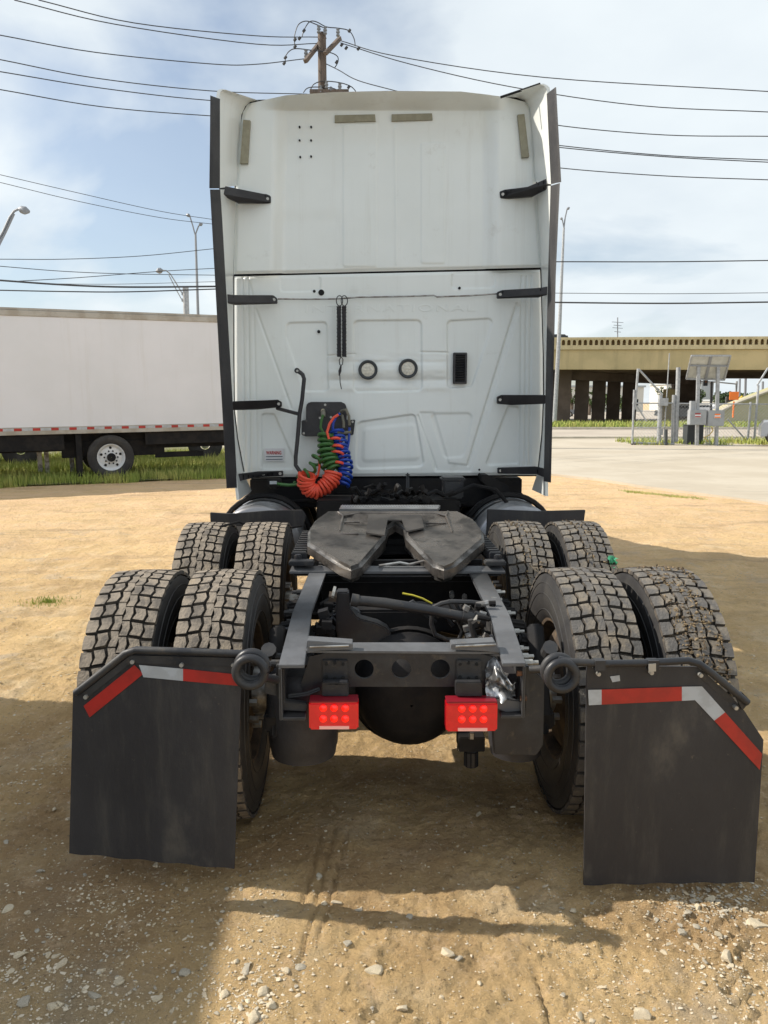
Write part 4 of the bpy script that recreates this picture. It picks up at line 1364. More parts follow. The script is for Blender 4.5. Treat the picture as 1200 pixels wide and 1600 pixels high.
# crossbeam ahead of the opening and slider rails beside the coupling plate
mb = MB()
mb.prism([P(456, 884, 3.62), P(784, 884, 3.62), P(790, 893, 3.55), P(452, 893, 3.55)], (0, 0, -.012), 0)
mb.prism(pxs([(456, 893.5), (786, 893.5), (782, 900), (460, 900)], 3.56), (0, .012, 0), 1)
mb.box((.02, 3.75, .80), (.80, .02, .30), 1)
mb.box((.02, 3.95, .86), (.80, .5, .03), 1)
mb.build('crossbeam', ['flange_sky_sheen', 'under_dark'], truck, bevel=.002)
for (xa, xb) in ((455, 489), (758, 786)):
    mb = MB()
    a, b = P(xa, 882, 3.62), P(xb, 882, 3.62)
    xc, w_ = (a.x + b.x) / 2, abs(b.x - a.x)
    sg = -1 if xc < 0 else 1
    mb.box((xc + sg * .02, 4.0, a.z + .0), (w_ * .8, .72, .03))
    for k in range(11):
        mb.box((xc + sg * .02, 3.70 + k * .062, a.z + .028), (w_ * .72, .034, .035))
    mb.cyl((xc + sg * .02, 3.64, a.z + .02), (xc + sg * .02, 3.64, a.z + .045), .02, 8)
    mb.box((xc - sg * .0, 3.6, a.z + .014), (w_ * 1.15, .07, .022))
    mb.build('slider_rail', 'frame_paint', truck, bevel=.005)

# fifth wheel: thick tilted plate with a V slot, ramps on its horns
fw_ = MB()


def FP(px, py, z):
    g = G(px, py, z); return g


top = [(511, 797, 1.135), (716, 797, 1.135), (742, 810, 1.105), (755, 828, 1.065), (757, 842, 1.04), (711, 881, .988), (694, 887, .982), (676, 881, .988),
       (634, 838, 1.04), (630, 822, 1.07), (618, 815, 1.09), (607, 822, 1.07), (602, 838, 1.04), (565, 881, .988), (548, 887, .982), (531, 881, .988), (480, 848, 1.04), (481, 828, 1.065), (492, 810, 1.105)]
tp = [FP(*p) for p in top]
# plate as a heightfield clipped by outline: triangulated by bmesh with a dense inner grid
bm = bmesh.new()
vs_ = [bm.verts.new(p) for p in tp]
face = bm.faces.new(vs_)
geom = bmesh.ops.extrude_face_region(bm, geom=[face])
for e in geom['geom']:
    if isinstance(e, bmesh.types.BMVert): e.co += Vector((0, 0, -.055))
bmesh.ops.recalc_face_normals(bm, faces=bm.faces)
tset = set(vs_)
es = [e for e in bm.edges if e.verts[0] in tset and e.verts[1] in tset and e.is_valid]
bmesh.ops.bevel(bm, geom=es, offset=.016, segments=4, affect='EDGES', clamp_overlap=True, material=1)
bmesh.ops.triangulate(bm, faces=[f for f in bm.faces if len(f.verts) > 4])
me = bpy.data.meshes.new('fifth_wheel'); bm.to_mesh(me); bm.free()
me.materials.append(MATS['plate_steel']); me.materials.append(MATS['plate_edge'])
for p_ in me.polygons: p_.use_smooth = True
me.set_sharp_from_angle(angle=R(50))
fwo = link('fifth_wheel', me, truck)


def plate_z(px, py):
    return float(np.interp(py, [797, 810, 828, 842, 884], [1.135, 1.105, 1.065, 1.04, .985]))


# raised grease land in the centre and weld ridges
mb = MB()
mb.prism([FP(x, y, plate_z(x, y) + .004) for (x, y) in ((576, 804), (658, 804), (663, 824), (634, 830), (628, 812), (606, 812), (601, 836), (572, 832))], (0, 0, -.008))
mb.build('grease_land', 'grease', fwo, bevel=.0015)
mb = MB()
for pts in ([(528, 800), (536, 806), (531, 830)], [(700, 799), (697, 806), (707, 832)], [(538, 816), (562, 816)], [(665, 818), (697, 817)], [(494, 828), (520, 835), (560, 834)], [(536, 806), (560, 802), (680, 802), (697, 806)], [(722, 832), (748, 829)]):
    q = [FP(x, y, plate_z(x, y) - .001) for (x, y) in pts]
    mb.tube(q, .006, 6)
mb.build_split('weld_ridge', 'plate_steel', fwo)
# horn skirts: ramps hanging from the rear edges
mb = MB()
for poly in ([(481, 845), (536, 885), (549, 889), (560, 885), (603, 840)], [(633, 840), (680, 885), (694, 889), (706, 885), (757, 843)]):
    a = [FP(x, y, plate_z(x, y) - .02) for (x, y) in poly]
    b = [p + Vector((0, .03, -.07)) for p in a]
    for k in range(len(a) - 1):
        mb.add([a[k], a[k + 1], b[k + 1], b[k]], [(0, 1, 2, 3)])
mb.build('ramp_skirt', 'plate_edge', fwo, sharp=60)
# throat jaws and saddle
mb = MB()
c = FP(618, 832, 1.02)
mb.lathe([(.055, .05), (.075, .05), (.08, .0), (.06, -.06)], (c.x, c.y + .1, c.z), 'z', 20)
mb.box((c.x, c.y + .1, c.z - .07), (.5, .35, .08)); mb.box((c.x, c.y - .02, c.z - .07), (.16, .12, .08), 0, Matrix.Rotation(.3, 3, 'X'))
mb.box((c.x, c.y + .02, c.z - .085), (.30, .22, .05))
for sx in (-1, 1):
    mb.box((c.x + sx * .34, c.y + .15, c.z - .09), (.10, .28, .16))
mb.tube([(c.x - .1, c.y - .1, c.z - .1), (c.x + .1, c.y - .12, c.z - .09), (c.x + .32, c.y - .02, c.z - .05)], .008, 6)
mb.build('saddle', 'under_dark', fwo, bevel=.01)
mb = MB()
mb.tube(pxs([(592, 884), (625, 879), (640, 882), (664, 876), (668, 879)], 3.6), .007, 6)
mb.build('release_handle', 'steel', fwo)

# --- rear crossmember with three holes
YC = 2.66
mb = MB()


def cell(mb, x0, x1, y0, y1, cx, cy, r, Y, th, n=32, m=0):
    pts = []
    for i in range(n):
        a = 2 * math.pi * i / n
        ca, sa = math.cos(a), math.sin(a)
        tx = ((x1 - cx) if ca > 0 else (x0 - cx)) / ca if abs(ca) > 1e-6 else 1e9
        ty = ((y1 - cy) if sa > 0 else (y0 - cy)) / sa if abs(sa) > 1e-6 else 1e9
        t = min(tx, ty)
        pts.append(((cx + ca * r, cy + sa * r), (cx + ca * t, cy + sa * t)))
    # snap nearest outer points to corners
    outer = [p[1] for p in pts]
    for cxn, cyn in ((x0, y0), (x1, y0), (x1, y1), (x0, y1)):
        k = min(range(n), key=lambda i: (outer[i][0] - cxn) ** 2 + (outer[i][1] - cyn) ** 2)
        outer[k] = (cxn, cyn)
    vf = [P(p[0][0], p[0][1], Y) for p in pts] + [P(o[0], o[1], Y) for o in outer]
    vb_ = [v + Vector((0, th, 0)) for v in vf]
    fs = []
    for i in range(n):
        j = (i + 1) % n
        fs.append((i, j, n + j, n + i)); fs.append((2 * n + i, 3 * n + i, 3 * n + j, 2 * n + j)); fs.append((i, 2 * n + i, 2 * n + j, j))
    mb.add(vf + vb_, fs, m)


cell(mb, 545, 597, 1019, 1073, 569, 1045.5, 15, YC, .012)
cell(mb, 597, 658, 1019, 1073, 627, 1045, 15, YC, .012)
cell(mb, 658, 712, 1019, 1073, 688, 1045.5, 15, YC, .012)
mb.prism(pxs([(484, 1026), (510, 1020), (545, 1019), (545, 1073), (500, 1074), (476, 1083), (470, 1070)], YC), (0, .012, 0))
mb.prism(pxs([(712, 1019), (745, 1020), (776, 1028), (782, 1040), (770, 1078), (752, 1074), (712, 1073)], YC), (0, .012, 0))
mb.prism([P(476, 1020, YC - .004), P(782, 1022, YC - .004), P(772, 1007, YC + .09), P(488, 1007, YC + .09)], (0, 0, .008), 1)
cm = mb.build('rear_crossmember', ['frame_paint', 'flange_sky_sheen'], truck, bevel=.0015)
for poly in ([(480, 1001), (551, 1006), (551, 1015), (500, 1017), (480, 1021)], [(705, 1007), (773, 1003), (783, 1021), (760, 1018), (705, 1015)]):
    mb = MB(); mb.prism(pxs(poly, YC - .015), (0, .05, .003)); mb.build('gusset', 'flange_sky_sheen', cm, bevel=.002)
mb = MB(); mb.tube(pxs([(484, 1011), (545, 1009)], YC - .02), .004, 6); mb.tube(pxs([(712, 1010), (775, 1007)], YC - .02), .004, 6); mb.build('weld', 'steel', cm)

# tail light brackets and tail lights
for x0 in (503, 712):
    mb = MB()
    mb.prism(pxs([(x0 + 1, 1032), (x0 + 40, 1032), (x0 + 41, 1066), (x0 + 1, 1066)], YC - .012), (0, .01, 0))
    mb.prism(pxs([(x0, 1066), (x0 + 41, 1066), (x0 + 42, 1088), (x0 + 0, 1088)], YC - .06), (0, .03, 0))
    mb.prism([P(x0, 1064, YC - .01), P(x0 + 41, 1064, YC - .01), P(x0 + 41, 1067, YC - .06), P(x0, 1067, YC - .06)], (0, 0, -.01))
    bo = mb.build('light_bracket', 'frame_paint', truck, bevel=.003)
    mb = MB()
    for (dx, dy_) in ((7, 1038), (20, 1036), (33, 1038), (7, 1058), (20, 1060), (33, 1059)):
        disc(mb, x0 + dx, dy_, 2.6, YC - .016, n=12, th=.01)
    mb.build('hole', 'hole_black', bo)
YLT = 2.56
for (x0, x1, y0, y1, leds) in ((483, 560, 1092, 1141, (505, 522, 539.5)), (697, 778, 1093, 1144, (721.5, 738.5, 755.5))):
    mb = MB()
    a, b = P(x0, y1, YLT), P(x1, y0 + 6, YLT)
    cx, cz = (a.x + b.x) / 2, (a.z + b.z) / 2
    w, h = b.x - a.x, b.z - a.z
    mb.box((cx, YLT + .030, cz), (w, .06, h))
    tl = mb.build('tail_light', 'lens_red', truck, bevel=.006)
    mb = MB(); mb.box((cx, YLT + .03, cz + h / 2 + .004), (w * .99, .062, .006)); mb.build('housing_top', 'lens_top', tl, bevel=.002)
    k = .00222
    for yy in (y0 + 14.5, y0 + 31):
        for xx in leds:
            c = P(xx, yy, YLT)
            mb = MB(); mb.lathe([(6.3 * k, .001), (5.6 * k, -.004), (3.5 * k, -.0065), (.2 * k, -.008)], c, 'y', 20)
            lo_ = mb.build('led', 'led_red', tl)
    mb = MB(); s0 = leds[0] - 6; s1 = leds[2] + 6
    mb.prism(pxs([(s0, y1 - 6), (s1, y1 - 6), (s1, y1 - 1.5), (s0, y1 - 1.5)], YLT - .004), (0, .006, 0)); mb.build('reflector_strip', 'strip_pink', tl)

# air springs, axle housings, differential
for (x, hw, yb_) in ((474, 56, 1175), (806, 44, 1165)):
    c = P(x, 1120, 2.80)
    mb = MB()
    r0 = hw * .00242
    mb.lathe([(.02, .20), (r0 * .8, .20), (r0 * .95, .17), (r0, .08), (r0 * 1.0, -.02), (r0 * .96, -.10), (r0 * .94, -.105), (r0 * .9, -.14), (r0 * .6, -.155), (.01, -.16)], (c.x, c.y, c.z), 'z', 40)
    mb.build('air_spring', 'black_rubber', truck, sharp=50)
mb = MB()
for ya in (3.15, 4.47):
    mb.cyl((-.78, ya, .515), (.78, ya, .515), .075, 20)
    mb.lathe([(.005, -.23), (.10, -.235), (.17, -.20), (.215, -.12), (.232, -.05), (.242, -.04), (.242, .04), (.232, .05), (.2, .16), (.12, .28), (.08, .4)], (0.02, ya, .525), 'y', 40)
    mb.lathe([(.256, -.02), (.256, .02)], (0.02, ya, .525), 'y', 40)
mb.build_split('axle_housing', 'under_dark', truck, sharp=40)
# torque rod with its tower
mb = MB()
tw = [(523, 925), (549, 925), (549, 950), (566, 978), (600, 985), (606, 1000), (540, 1005), (523, 990)]
mb.prism(pxs([(525, 925), (545, 925), (546, 950), (560, 966), (590, 974), (605, 982), (620, 1005), (530, 1010), (525, 985)], 3.12), (0, .07, 0))
mb.build('axle_tower', 'frame_paint', truck, bevel=.006)
mb = MB()
mb.tube(pxs([(553, 938), (600, 942), (680, 955), (735, 966)], 3.05), .021, 14)
for (xa, ya, xb, yb__) in ((549, 937, 560, 939), (722, 962, 742, 968)): mb.cyl(P(xa, ya, 3.05), P(xb, yb__, 3.05), .026, 12)
mb.cyl(P(740, 966, 3.05), P(757, 972, 3.05), .032, 14)
tr_ = mb.build('torque_rod', 'frame_paint', truck, sharp=40)
mb = MB(); mb.cyl(P(514, 932, 3.1), P(526, 933, 3.1), .024, 6, 0); mb.cyl(P(742, 968, 3.0), P(748, 971, 3.0), .024, 6, 1); mb.cyl(P(519, 926, 3.1), P(523, 927, 3.1), .028, 10, 1)
mb.build_split('rod_bolt', ['drum_brown', 'bolt_steel'], tr_)
mb = MB()
mb.tube(pxs([(545, 950), (556, 955), (566, 968), (570, 985)], 3.25), .016, 8)
mb.tube(pxs([(510, 965), (520, 958), (535, 962)], 3.3), .016, 8)
mb.tube(pxs([(676, 950), (690, 943), (705, 940), (735, 941), (752, 943)], 3.15), .011, 8)
mb.tube(pxs([(676, 952), (674, 975), (680, 992), (700, 1000), (740, 1002)], 3.1), .010, 8)
mb.tube(pxs([(683, 948), (682, 968), (690, 985), (720, 992)], 3.3), .008, 8)
mb.tube(pxs([(640, 945), (660, 944), (680, 950)], 3.3), .013, 8)
mb.tube(pxs([(735, 968), (738, 985), (745, 1004)], 3.0), .012, 8)
for k in range(9):
    x0 = 500 + k * 26; y0 = 944 + (k * 37) % 30
    mb.tube(pxs([(x0, y0), (x0 + 14, y0 - 8), (x0 + 34, y0 + 2 + k % 3 * 4), (x0 + 52, y0 + 22)], 3.45 - .04 * k), .009 + .002 * (k % 3), 8)
for k in range(5):
    mb.tube(pxs([(492 + k * 6, 1000 - k * 9), (500 + k * 5, 975 - k * 7), (520 + k * 4, 966 - k * 6), (536, 985)], 3.2 + .05 * k), .009, 8)
    mb.tube(pxs([(700 + k * 11, 938 + k * 3), (712 + k * 9, 960), (722 + k * 8, 985), (715 + k * 12, 1006)], 3.15 + .06 * k), .009, 8)
mb.build_split('air_line', 'frame_paint', truck)
mb = MB(); mb.tube(pxs([(629, 927), (645, 930), (660, 935), (675, 943)], 3.3), .0045, 6); mb.build('yellow_line', 'yellow_wire', truck)
random.seed(5)
mb = MB()
for i in range(26):
    p = P(random.uniform(728, 768), random.uniform(935, 1004), random.uniform(2.95, 3.3))
    if i % 3: mb.cyl(p, p + Vector((random.uniform(.02, .05), 0, random.uniform(-.01, .01))), random.uniform(.007, .015), 8, i % 2)
    else: mb.box(p, (.022, .03, .02), i % 2, Matrix.Rotation(random.uniform(-.6, .6), 3, 'Y'))
for i in range(14):
    p = P(random.uniform(490, 522), random.uniform(935, 1004), random.uniform(2.95, 3.4))
    mb.box(p, (.04, .05, .03), 0, Matrix.Rotation(random.uniform(-.6, .6), 3, 'Y'))
mb.cyl(P(706, 926, 3.6), P(706, 932, 3.55), .012, 8, 1); mb.cyl(P(726, 931, 3.5), P(726, 937, 3.45), .012, 8, 1)
mb.build_split('brake_fitting', ['under_dark', 'steel'], truck)
# crumpled shiny cover at the right rail end
nu_, nv_ = 22, 18
U, V_ = np.meshgrid(np.linspace(0, 1, nu_), np.linspace(0, 1, nv_))
ca_, cb_ = P(761, 1088, 2.62), P(803, 1034, 2.62)
nz = fbm(U * 3 + 3, V_ * 3, 3, 12)
Vv = np.stack([(ca_.x + (cb_.x - ca_.x) * (U + .06 * fbm(U * 2, V_ * 2, 2, 2))).ravel(), (2.62 + .045 * nz).ravel(), (ca_.z + (cb_.z - ca_.z) * (V_ * (.75 + .25 * np.sin(U * 5)) + .05 * nz)).ravel()], 1)
cr = link('torn_cover', fast_mesh('torn_cover', Vv, grid_faces(nu_, nv_), ['crumple'], True), truck)
mb = MB()
mb.prism(pxs([(826, 1042), (851, 1062), (849, 1165), (838, 1181), (772, 1179), (768, 1110), (780, 1095), (820, 1100), (824, 1085)], 2.60), (0, .03, 0))
mb.prism(pxs([(774, 1090), (822, 1096), (820, 1112), (790, 1114), (776, 1108)], 2.585), (0, .015, 0), 1)
mb.build_split('mud_shield', ['frame_paint', 'flange_sky_sheen'], truck, bevel=.004)
mb = MB()
mb.prism(pxs([(431, 1040), (443, 1040), (445, 1096), (480, 1100), (478, 1112), (440, 1110), (432, 1085)], 2.58), (0, .03, 0))
mb.prism(pxs([(413, 1058), (432, 1055), (432, 1088), (414, 1084)], 2.57), (0, .02, 0))
mb.tube(pxs([(450, 1088), (480, 1084), (500, 1076)], 2.62), .009, 8)
mb.prism(pxs([(820, 1040), (828, 1042), (828, 1110), (820, 1108)], 2.575), (0, .03, 0))
mb.build_split('rail_end_plate', 'frame_paint', truck, bevel=.003)
mb = MB()
for (x, y) in ((817, 1091), (812, 1052), (427, 1060)): mb.cyl(P(x - 4, y, 2.57), P(x + 6, y, 2.57), .010, 8)
mb.build_split('rusty_bolt', 'rust', truck)
mb = MB()
mb.box(P(735, 1155, 2.85), (.10, .10, .06), 0); mb.box(P(735, 1168, 2.85), (.105, .02, .025), 1); mb.box(P(737, 1150, 2.79), (.02, .01, .03), 1)
mb.cyl(P(736, 1172, 2.85), P(736, 1196, 2.85), .03, 10, 2)
mb.build('drain_valve', ['under_dark', 'steel', 'frame_paint'], truck, bevel=.003)
mb = MB(); mb.box((0, 3.3, .78), (.6, .12, .10)); mb.box((-.28, 3.5, .6), (.2, .5, .2)); mb.cyl((-.2, 3.9, .62), (.35, 3.9, .62), .12, 20); mb.build_split('air_tank', 'under_dark', truck, bevel=.01)


# --- wheels
def lug_mesh(Rr=.515, pitches=48, seed=0):
    mb = MB()
    pl = 2 * math.pi * Rr / pitches
    rs = random.Random(seed)

    def rad(x): return Rr - .38 * x * x

    def lug(poly, depth=.014, inset=.0024):
        cx = sum(p[0] for p in poly) / len(poly); cs = sum(p[1] for p in poly) / len(poly)
        n = len(poly); top = []; bot = []
        dj = rs.uniform(-.0012, .0012)
        for (x, s_) in poly:
            dxx, dss = cx - x, cs - s_; L = math.hypot(dxx, dss)
            xt, st_ = x + dxx / L * inset, s_ + dss / L * inset
            r1 = rad(xt) + dj; r0 = rad(x) - depth
            a1, a0 = st_ / Rr, s_ / Rr
            top.append(Vector((xt, r1 * math.cos(a1), r1 * math.sin(a1)))); bot.append(Vector((x, r0 * math.cos(a0), r0 * math.sin(a0))))
        mb.add(top + bot, [tuple(range(n))] , 0)
        o = len(mb.v) - 2 * n
        for i in range(n):
            j = (i + 1) % n
            mb.f.append((o + i, o + n + i, o + n + j, o + j)); mb.m.append(1)
    for k in range(pitches):
        for sd_ in (-1, 1):
            s0 = k * pl + (.35 * pl if sd_ > 0 else 0)
            # centre band
            z = .0065
            lug([(sd_ * .0015 + z * .0, s0 + .002), (sd_ * .0015 + z, s0 + pl * .5), (sd_ * .0015, s0 + pl - .001), (sd_ * .031, s0 + pl - .001), (sd_ * .031 + z * 1.1, s0 + pl * .5), (sd_ * .031, s0 + .002)] if sd_ > 0 else
                [(sd_ * .031, s0 + .002), (sd_ * .031 + z * 1.1, s0 + pl * .5), (sd_ * .031, s0 + pl - .001), (sd_ * .0015, s0 + pl - .001), (sd_ * .0015 + z, s0 + pl * .5), (sd_ * .0015, s0 + .002)], .015, .0016)
            # second row: skewed with a waist
            g = .0105
            sk = .006
            x0, x1 = .039, .080
            lug([(sd_ * x0 - .002, s0 + g / 2), (sd_ * x0 + .008, s0 + pl * .5), (sd_ * x0 - .002, s0 + pl - g / 2), (sd_ * x1, s0 + pl - g / 2 + sk), (sd_ * x1 + .008, s0 + pl * .5 + sk), (sd_ * x1, s0 + g / 2 + sk)])
            x0, x1 = .086, .126
            s0 += .006
            lug([(sd_ * x0, s0 + g / 2 + sk), (sd_ * x0 + .008, s0 + pl * .5 + sk), (sd_ * x0, s0 + pl - g / 2 + sk), (sd_ * x1, s0 + pl - g / 2 + sk * 1.4), (sd_ * (x1 + .003), s0 + pl * .5 + sk), (sd_ * x1, s0 + g / 2 + sk)])
    return mb


def tyre_carcass(n=72):
    mb = MB()
    prof = [(.285, -.10), (.300, -.118), (.33, -.132), (.38, -.141), (.42, -.140), (.455, -.134), (.475, -.130), (.487, -.126), (.489, -.12), (.495, -.06), (.498, 0), (.495, .06), (.489, .12), (.487, .126), (.475, .130), (.455, .134), (.42, .140), (.38, .141), (.33, .132), (.300, .118), (.285, .10)]
    mb.lathe(prof, (0, 0, 0), 'x', n, 0)
    # ribs moulded on the sidewall
    for sx in (-1, 1):
        for rr_ in (.335, .405, .45):
            xw = np.interp(rr_, [.33, .38, .42, .455], [.132, .141, .140, .134])
            mb.lathe([(rr_ - .004, sx * (xw - .003)), (rr_ - .002, sx * (xw + .0025)), (rr_ + .002, sx * (xw + .0025)), (rr_ + .004, sx * (xw - .003))], (0, 0, 0), 'x', n, 0)
    for i, f in enumerate(mb.f):
        ra = [math.hypot(mb.v[j][1], mb.v[j][2]) for j in f]
        if min(ra) > .4885: mb.m[i] = 1
    return mb.mesh('tyre', ['tyre_rubber', 'tread_groove'], 50)


def rim_mesh(sx):
    """sx: side on which the disc lies (outward of the pair)"""
    mb = MB()
    mb.lathe([(.30, -.115), (.285, -.11), (.275, -.09), (.262, -.05), (.262, .05), (.275, .09), (.285, .11), (.30, .115)], (0, 0, 0), 'x', 48, 0)
    mb.lathe([(.262, sx * .06), (.23, sx * .085), (.17, sx * .10), (.11, sx * .105), (.10, sx * .11)], (0, 0, 0), 'x', 48, 0)
    mb.lathe([(.005, -sx * .12), (.14, -sx * .12), (.20, -sx * .10), (.205, -sx * .06), (.205, sx * .05)], (0, 0, 0), 'x', 40, 1)
    for k in range(10):
        a = k * math.pi / 5
        mb.cyl((sx * .09, .142 * math.cos(a), .142 * math.sin(a)), (sx * .14, .142 * math.cos(a), .142 * math.sin(a)), .016, 6, 2)
    mb.lathe([(.10, sx * .05), (.10, sx * .16), (.085, sx * .19), (.01, sx * .20)], (0, 0, 0), 'x', 24, 2)
    return mb.mesh('rim', ['drum_brown', 'drum_brown', 'steel'], 40)


lugs_dusty = lug_mesh(seed=1).mesh('tread', ['tread_dusty', 'tread_groove'], 20)
lugs_worn = lug_mesh(seed=2).mesh('tread', ['tread_worn', 'tread_groove'], 20)
carc = tyre_carcass()
rims = {-1: rim_mesh(-1), 1: rim_mesh(1)}


def mud_mesh(n, seed, xr0, xr1, a0, a1):
    rs = random.Random(seed); Vs = []; Fs = []; off = 0
    for i in range(n):
        x = rs.uniform(xr0, xr1); a = rs.uniform(a0, a1)
        if vnoise(np.array([x * 22]), np.array([a * 9]), seed)[0] < -.25: continue
        rr_ = .517 - .38 * x * x - rs.uniform(.000, .014)
        sz = rs.uniform(.004, .014)
        V, Fc = SM[rs.randrange(6)]
        b = rs.uniform(0, 6.3)
        Rm = np.array(Matrix.Rotation(b, 3, Vector((rs.random(), rs.random(), rs.random())).normalized()))
        st_ = np.array([rs.uniform(.6, 1.5), .9, .8])
        Vs.append((V * st_) @ Rm.T * sz + np.array([x, rr_ * math.cos(a), rr_ * math.sin(a)])); Fs.append(Fc + off); off += len(V)
    return fast_mesh('caked_mud', np.concatenate(Vs), np.concatenate(Fs), ['straw_mud'], False)


mud_heavy = mud_mesh(2600, 4, -.075, .10, math.pi * .35, math.pi * 1.15)
mud_mid = mud_mesh(700, 6, -.05, .09, math.pi * .35, math.pi * 1.1)
WX = ((-1.08, -1), (-.745, 1), (.745, -1), (1.085, 1))
for ya in (3.15, 4.47):
    for i, (wx, ds) in enumerate(WX):
        rot = random.uniform(0, .17)
        w_ = bpy.data.objects.new('wheel', None); C.objects.link(w_)
        w_.empty_display_size = .2
        w_.parent = truck; w_.location = (wx, ya - 3.8, .51)
        left = wx < 0
        t_ = link('tyre', carc, w_, loc=(0, 0, 0))
        tr2 = link('tread', lugs_dusty if left else lugs_worn, w_, loc=(0, 0, 0)); tr2.rotation_euler = (rot, 0, 0)
        link('rim', rims[ds], w_, loc=(0, 0, 0))
        if wx > 1:
            link('caked_mud', mud_heavy if ya < 4 else mud_mid, w_, 'stuff', loc=(0, 0, 0))
        elif wx > 0 and ya > 4:
            link('caked_mud', mud_mid, w_, 'stuff', loc=(-.01, 0, 0))
for sx in (-1, 1):
    w_ = bpy.data.objects.new('wheel', None); C.objects.link(w_); w_.parent = truck; w_.location = (sx * 1.03, 9.9 - 3.8, .51)
    link('tyre', carc, w_, loc=(0, 0, 0)); link('tread', lugs_worn, w_, loc=(0, 0, 0)); link('rim', rims[sx], w_, loc=(0, 0, 0))
mb = MB()
gp = Vector((1.155, 4.30, 1.0))
nu_, nv_ = 7, 6
U, V_ = np.meshgrid(np.linspace(0, 1, nu_), np.linspace(0, 1, nv_))
rag = P(957, 878, 4.10)
Vv = np.stack([(rag.x + .045 * (U - .5) + .012 * fbm(U * 3, V_ * 3, 2, 1)).ravel(), (rag.y + .03 * fbm(U * 3, V_ * 3, 2, 7)).ravel(), (rag.z + .055 * (V_ - .5) + .01 * fbm(U * 4, V_ * 2, 2, 3)).ravel()], 1)
rg = link('rag', fast_mesh('rag', Vv, grid_faces(nu_, nv_), ['green_rag'], False))
tag(rg, 'small green scrap stuck on the muddy outer tyre of the front right dual', 'litter')

# --- mud flaps and hangers
YF = 2.49


def flapY(px, py, left):
    if left: return 2.505 - .015 * (px - 108) / 258 + .010 * math.sin((px - 108) / 40) * (py - 1000) / 350
    return YF - .03 + .02 * math.sin((px - 912) / 62 + .6) * (py - 1000) / 370


def flap(left):
    if left:
        top = lambda x: float(np.interp(x, [108, 114, 199, 370, 377], [1100, 1082, 1014, 1022, 1060]))
        bot = lambda x: float(np.interp(x, [108, 366], [1333, 1358]))
        xa = lambda v: 114 - 6 * v; xb = lambda v: 377 - 11 * v
    else:
        top = lambda x: float(np.interp(x, [912, 1092, 1160, 1193], [1040, 1042, 1106, 1156]))
        bot = lambda x: float(np.interp(x, [912, 1060, 1178], [1383, 1380, 1379]))
        xa = lambda v: 917 - 5 * v; xb = lambda v: 1193 - 14 * v
    n, m_ = 36, 36
    vs = []
    for j in range(m_ + 1):
        v = j / m_
        for i in range(n + 1):
            u = i / n
            x = xa(v) + (xb(v) - xa(v)) * u
            xt = xa(0) + (xb(0) - xa(0)) * u
            y = top(xt) * (1 - v) + bot(x) * v + (1.2 * math.sin(u * 25) * v)
            vs.append(P(x, y, flapY(x, y, left)))
    k = len(vs)
    fs = []
    for j in range(m_):
        for i in range(n):
            q = (j * (n + 1) + i, j * (n + 1) + i + 1, (j + 1) * (n + 1) + i + 1, (j + 1) * (n + 1) + i)
            fs.append(q); fs.append(tuple(k + a for a in reversed(q)))
    ring = [i for i in range(n + 1)] + [(j + 1) * (n + 1) - 1 for j in range(1, m_ + 1)] + [m_ * (n + 1) + i for i in range(n - 1, -1, -1)] + [j * (n + 1) for j in range(m_ - 1, 0, -1)]
    for a in range(len(ring)):
        b = ring[(a + 1) % len(ring)]; fs.append((ring[a], k + ring[a], k + b, b))
    mb = MB(); mb.add(vs + [v + Vector((0, .009, 0)) for v in vs], fs)
    o = mb.build('mud_flap', 'flap_rubber', truck, sharp=50)
    o['label'] = 'left mud flap behind the rear duals' if left else 'right mud flap behind the rear duals'
    return o


def flap_tape(q, m, left, parent, n=8, lab='reflective_strip'):
    """q: four corners, subdivided so that it follows the flap"""
    vs = []; a, b, c, d = [np.array(p, float) for p in q]
    for j in range(3):
        v = j / 2
        for i in range(n + 1):
            u = i / n
            p = (a * (1 - u) + b * u) * (1 - v) + (d * (1 - u) + c * u) * v
            vs.append(P(p[0], p[1], flapY(p[0], p[1], left) - .0035))
    fs = [(j * (n + 1) + i, j * (n + 1) + i + 1, (j + 1) * (n + 1) + i + 1, (j + 1) * (n + 1) + i) for j in range(2) for i in range(n)]
    mb = MB(); mb.add(vs, fs); return mb.build(lab, m, parent)


fl = flap(True)
flap_tape([(210, 1039), (224, 1053), (140, 1121), (130.5, 1103)], 'red_tape', True, fl)
flap_tape([(217, 1039), (286, 1045), (286, 1064), (224, 1058)], 'white_tape', True, fl)
flap_tape([(286, 1045), (362, 1053), (376, 1072), (286, 1064)], 'red_tape', True, fl)
fr = flap(False)
flap_tape([(919, 1078), (940, 1077.5), (940, 1101), (920, 1102)], 'white_tape', False, fr, 3)
flap_tape([(940, 1077.5), (1065.5, 1073), (1065.5, 1095), (940, 1101)], 'red_tape', False, fr)
flap_tape([(1065.5, 1073), (1097, 1072.5), (1086, 1094), (1065.5, 1095)], 'white_tape', False, fr, 4)
flap_tape([(1097, 1072.5), (1133, 1113), (1116, 1126), (1086, 1094)], 'white_tape', False, fr, 4)
flap_tape([(1133, 1113), (1191, 1178), (1187, 1203), (1116, 1126)], 'red_tape', False, fr)
flap_tape([(953, 1057), (968, 1055), (969, 1064), (957, 1066)], 'white_tape', False, fr, 2, 'worn_patch')
for left, pts in ((True, ((206, 1035), (283, 1040), (364, 1040), (133, 1090))), (False, ((936, 1054), (1019, 1052), (1096, 1056), (1151, 1107)))):
    for (x, y) in pts:
        mb = MB(); disc(mb, x, y, 3.4, flapY(x, y, left) - .018, n=12, th=.02); mb.build('bolt', 'bolt_steel', fl if left else fr, bevel=.001)
